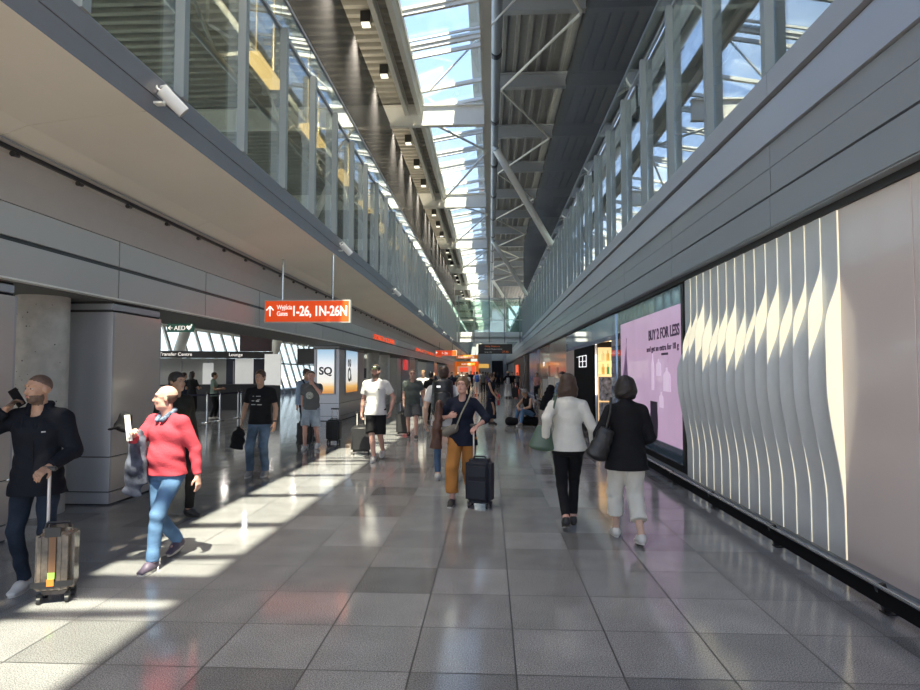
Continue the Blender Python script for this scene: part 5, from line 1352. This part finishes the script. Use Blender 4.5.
# ---- 15 woman in cream jacket
L = (.86, 6.72, 0); rz = PI-.04; H = 1.70
person('woman seen from behind in cream jacket and black trousers with brown bob hair', L, rz, H, fem=True, h=.0085, skin='pink', face=False, girth=1.08, hipw=1.04,
       legs=((.05, .24, .06), (-.06, -.10, 0)), arms={1: (W(L, rz, H, (.60, 6.58, .98)), (-1, 0, 0), .8, (.3, .9, -.3)), -1: ((-.30, -.06, .88), (1, 0, 0), .6)},
       top=dict(mat=CRM, name='jacket', sleeve='long', hem=-.03, o=.022, flare=1, fold=.003), bottom=dict(kind='trousers', mat=BLK, o=.008, hem=.12), shoes=(SB_, SOLB), hair=('bob', 'brown'))
rt = empty('shoulder_bag', (.555, 6.60, 1.0)); tag(rt, 'green leather shoulder bag on the arm of the woman in cream', 'bag')
b = SDF(); b.cone((0, 0, -.12), (.14, .05), (.03, 0, .09), (.08, .03), .02, cap=.02); sdf_obj('bag_body', b, GBAG, rt, h=.009)
tubeset('bag_strap', [(.06, -.02, .10), (.125, -.03, .26), (.16, -.02, .42), (.165, .06, .455), (.12, .12, .28), (.05, .06, .10)], .011, GBAG, rt)
# ---- 16 woman in black with white trousers
L = (1.36, 6.12, 0); rz = PI+.03; H = 1.68
person('woman seen from behind in black pullover and white cropped trousers', L, rz, H, fem=True, h=.0085, skin='fair', face=False, girth=1.16, hipw=1.08,
       legs=((.06, -.24, 0), (-.10, .16, .03)), arms={1: ((.27, -.14, 1.02), (-1, 0, 0), .7), -1: ((-.22, -.22, 1.00), (1, 0, 0), .7, (-.25, .9, -.3))},
       top=dict(mat=BLK, name='pullover', sleeve='long', hem=-.13, o=.022, flare=1, fold=.003), bottom=dict(kind='trousers', mat=LIN, o=.016, hem=.24, flare=.03, fold=.0045), shoes=(SW_, SOLE), hair=('bobshort', 'dark'))
rt = empty('shoulder_bag', (1.10, 5.98, .98)); tag(rt, 'black leather shoulder bag on the woman in the black pullover', 'bag')
b = SDF(); b.cone((-.06, 0, -.10), (.11, .055), (.05, 0, .14), (.075, .03), .02, cap=.02); sdf_obj('bag_body', b, BBAG, rt, h=.009, fold=.003)
tubeset('bag_strap', [(.03, -.01, .14), (.075, -.02, .32), (.09, .0, .45), (.10, .08, .455), (.09, .12, .3), (.07, .05, .15)], .010, BBAG, rt)

# ---- 17 dark haired man behind the red sweater
person('dark haired man in black walking right behind the man in red', (-3.72, 6.95, 0), 1.15, 1.72, h=.0095, skin='tan', legs=((.1, -.15, 0), (-.1, .2, .03)), top=dict(mat=cloth('mustard_black', (.03,.028,.022), var=.4), sleeve='long', hem=-.05, o=.018), bottom=dict(kind='trousers', mat=BLK), shoes=(SB_, SOLB), hair=('short', 'dark'))
# ---- 18 queue
Q = [((-10.95, 21.0, 0), 2.7, NAVY, BLK, ('short', 'dark'), False, 'person in navy T-shirt waiting at the desk, left of the queue', 1.70), ((-10.45, 20.6, 0), 3.0, BLK, BLK, ('long', 'dark'), True, 'long haired woman in black waiting in the middle of the queue', 1.74),
     ((-9.85, 21.0, 0), 1.9, GRN, BLK, ('short', 'brown'), False, 'person in pale green T-shirt reading at the right of the queue', 1.70)]
for l_, r_, tm, bm2, hr, fm, lb, hh in Q:
    person(lb, l_, r_, hh, fem=fm, h=.014, skin='tan', face=False, legs=((.1, -.05, 0), (-.1, .08, 0)), top=dict(mat=tm, sleeve='short', hem=-.05), bottom=dict(kind='trousers', mat=bm2), shoes=(SW_ if tm is GRN else SB_, SOLB), hair=hr,
           arms={1: ((.16, -.28, 1.12), (-1, 0, 0), .6), -1: ((-.16, -.28, 1.12), (1, 0, 0), .6)})
# ---- far walkers: (px, y, height, facing, top, bottom, hair, fem, label)
def at(px, y, X=None):
    return ((px-490)/600*y, y, 0)
FAR = [
 (477, 43.5, 1.74, PI, WHT, WHT, 'short', 0, 'person in white with a blue backpack seen from behind'),
 (423, 21.5, 1.78, 0, WHT, JD, 'short', 0, 'blond person in white shirt behind the man in the dark polo'),
 (431, 19.5, 1.72, 2.9, BLK, BLK, 'short', 0, 'person in black between polo man and backpack man'),
 (434, 27, 1.70, 0, BLK, JD, 'long', 1, 'dark clothed woman behind the gap beside the backpack man'),
 (485.5, 52, 1.74, PI, BLK, BLK, 'short', 0, 'person in black walking away right of the blue backpack'),
 (488, 49, 1.68, 2.6, PURP, JD, 'bob', 1, 'person in violet top walking away far down the hall'),
 (483, 47, 1.76, PI, GRY, BLK, 'short', 0, 'person in grey top next to the blue backpack'),
 (467, 38, 1.66, 0, WHT, BLK, 'bob', 1, 'woman in white top coming from the orange shops'),
 (458, 45, 1.75, 0, BLK, JD, 'short', 0, 'dark haired person in black in front of the orange shops'),
 (462, 50, 1.72, .4, WHT, JD, 'short', 0, 'person in white shirt at the left of the orange shop front'),
 (471, 55, 1.78, 0, NAVY, JD, 'short', 0, 'person in navy in front of the far orange shop'),
 (474, 60, 1.74, 0, RED, JD, 'long', 1, 'person in red top far down near the orange shop'),
 (494, 62, 1.74, 0, BLK, JD, 'short', 0, 'person in black beneath the dark hanging board'),
 (498, 58, 1.70, PI, NAVY, BLK, 'bob', 1, 'person in navy left of the woman with straw hat'),
 (512, 46, 1.72, 0, BLK, BLK, 'short', 0, 'person in black by the red shop front on the right'),
 (517, 52, 1.66, .3, GRY, JD, 'short', 0, 'person in grey close to the right wall far away'),
 (452, 33, 1.70, 0, NAVY, JD, 'short', 0, 'person in navy hidden behind the woman in orange trousers'),
 (480, 70, 1.74, 0, CRM, JD, 'short', 0, 'person in cream top near the far staircase'),
]
for (px, y, hh, r_, tm, bm2, hr, fm, lb) in FAR:
    l_ = at(px, y); ph_ = (px*7 % 10)/10
    person(lb, l_, r_, hh, fem=bool(fm), h=.022, skin='tan', face=False, legs=((.09, -.15+.3*ph_, .02 if ph_ > .5 else 0), (-.09, .18-.3*ph_, 0)), top=dict(mat=tm, sleeve='short', hem=-.05, o=.016), bottom=dict(kind='trousers', mat=bm2, o=.014), shoes=(SB_, SOLB), hair=(hr, 'dark' if hr != 'long' else 'brown') if px != 423 else ('short', 'blond'))
backpack('bright blue backpack on the person in white', (at(477, 43.5)[0], 43.3, 1.25), PI, 1.0, mat('bright_blue', (.03, .12, .50), .6), mat('bright_blue', (0,0,0)), lg=False)
print('N objects', len(bpy.data.objects))
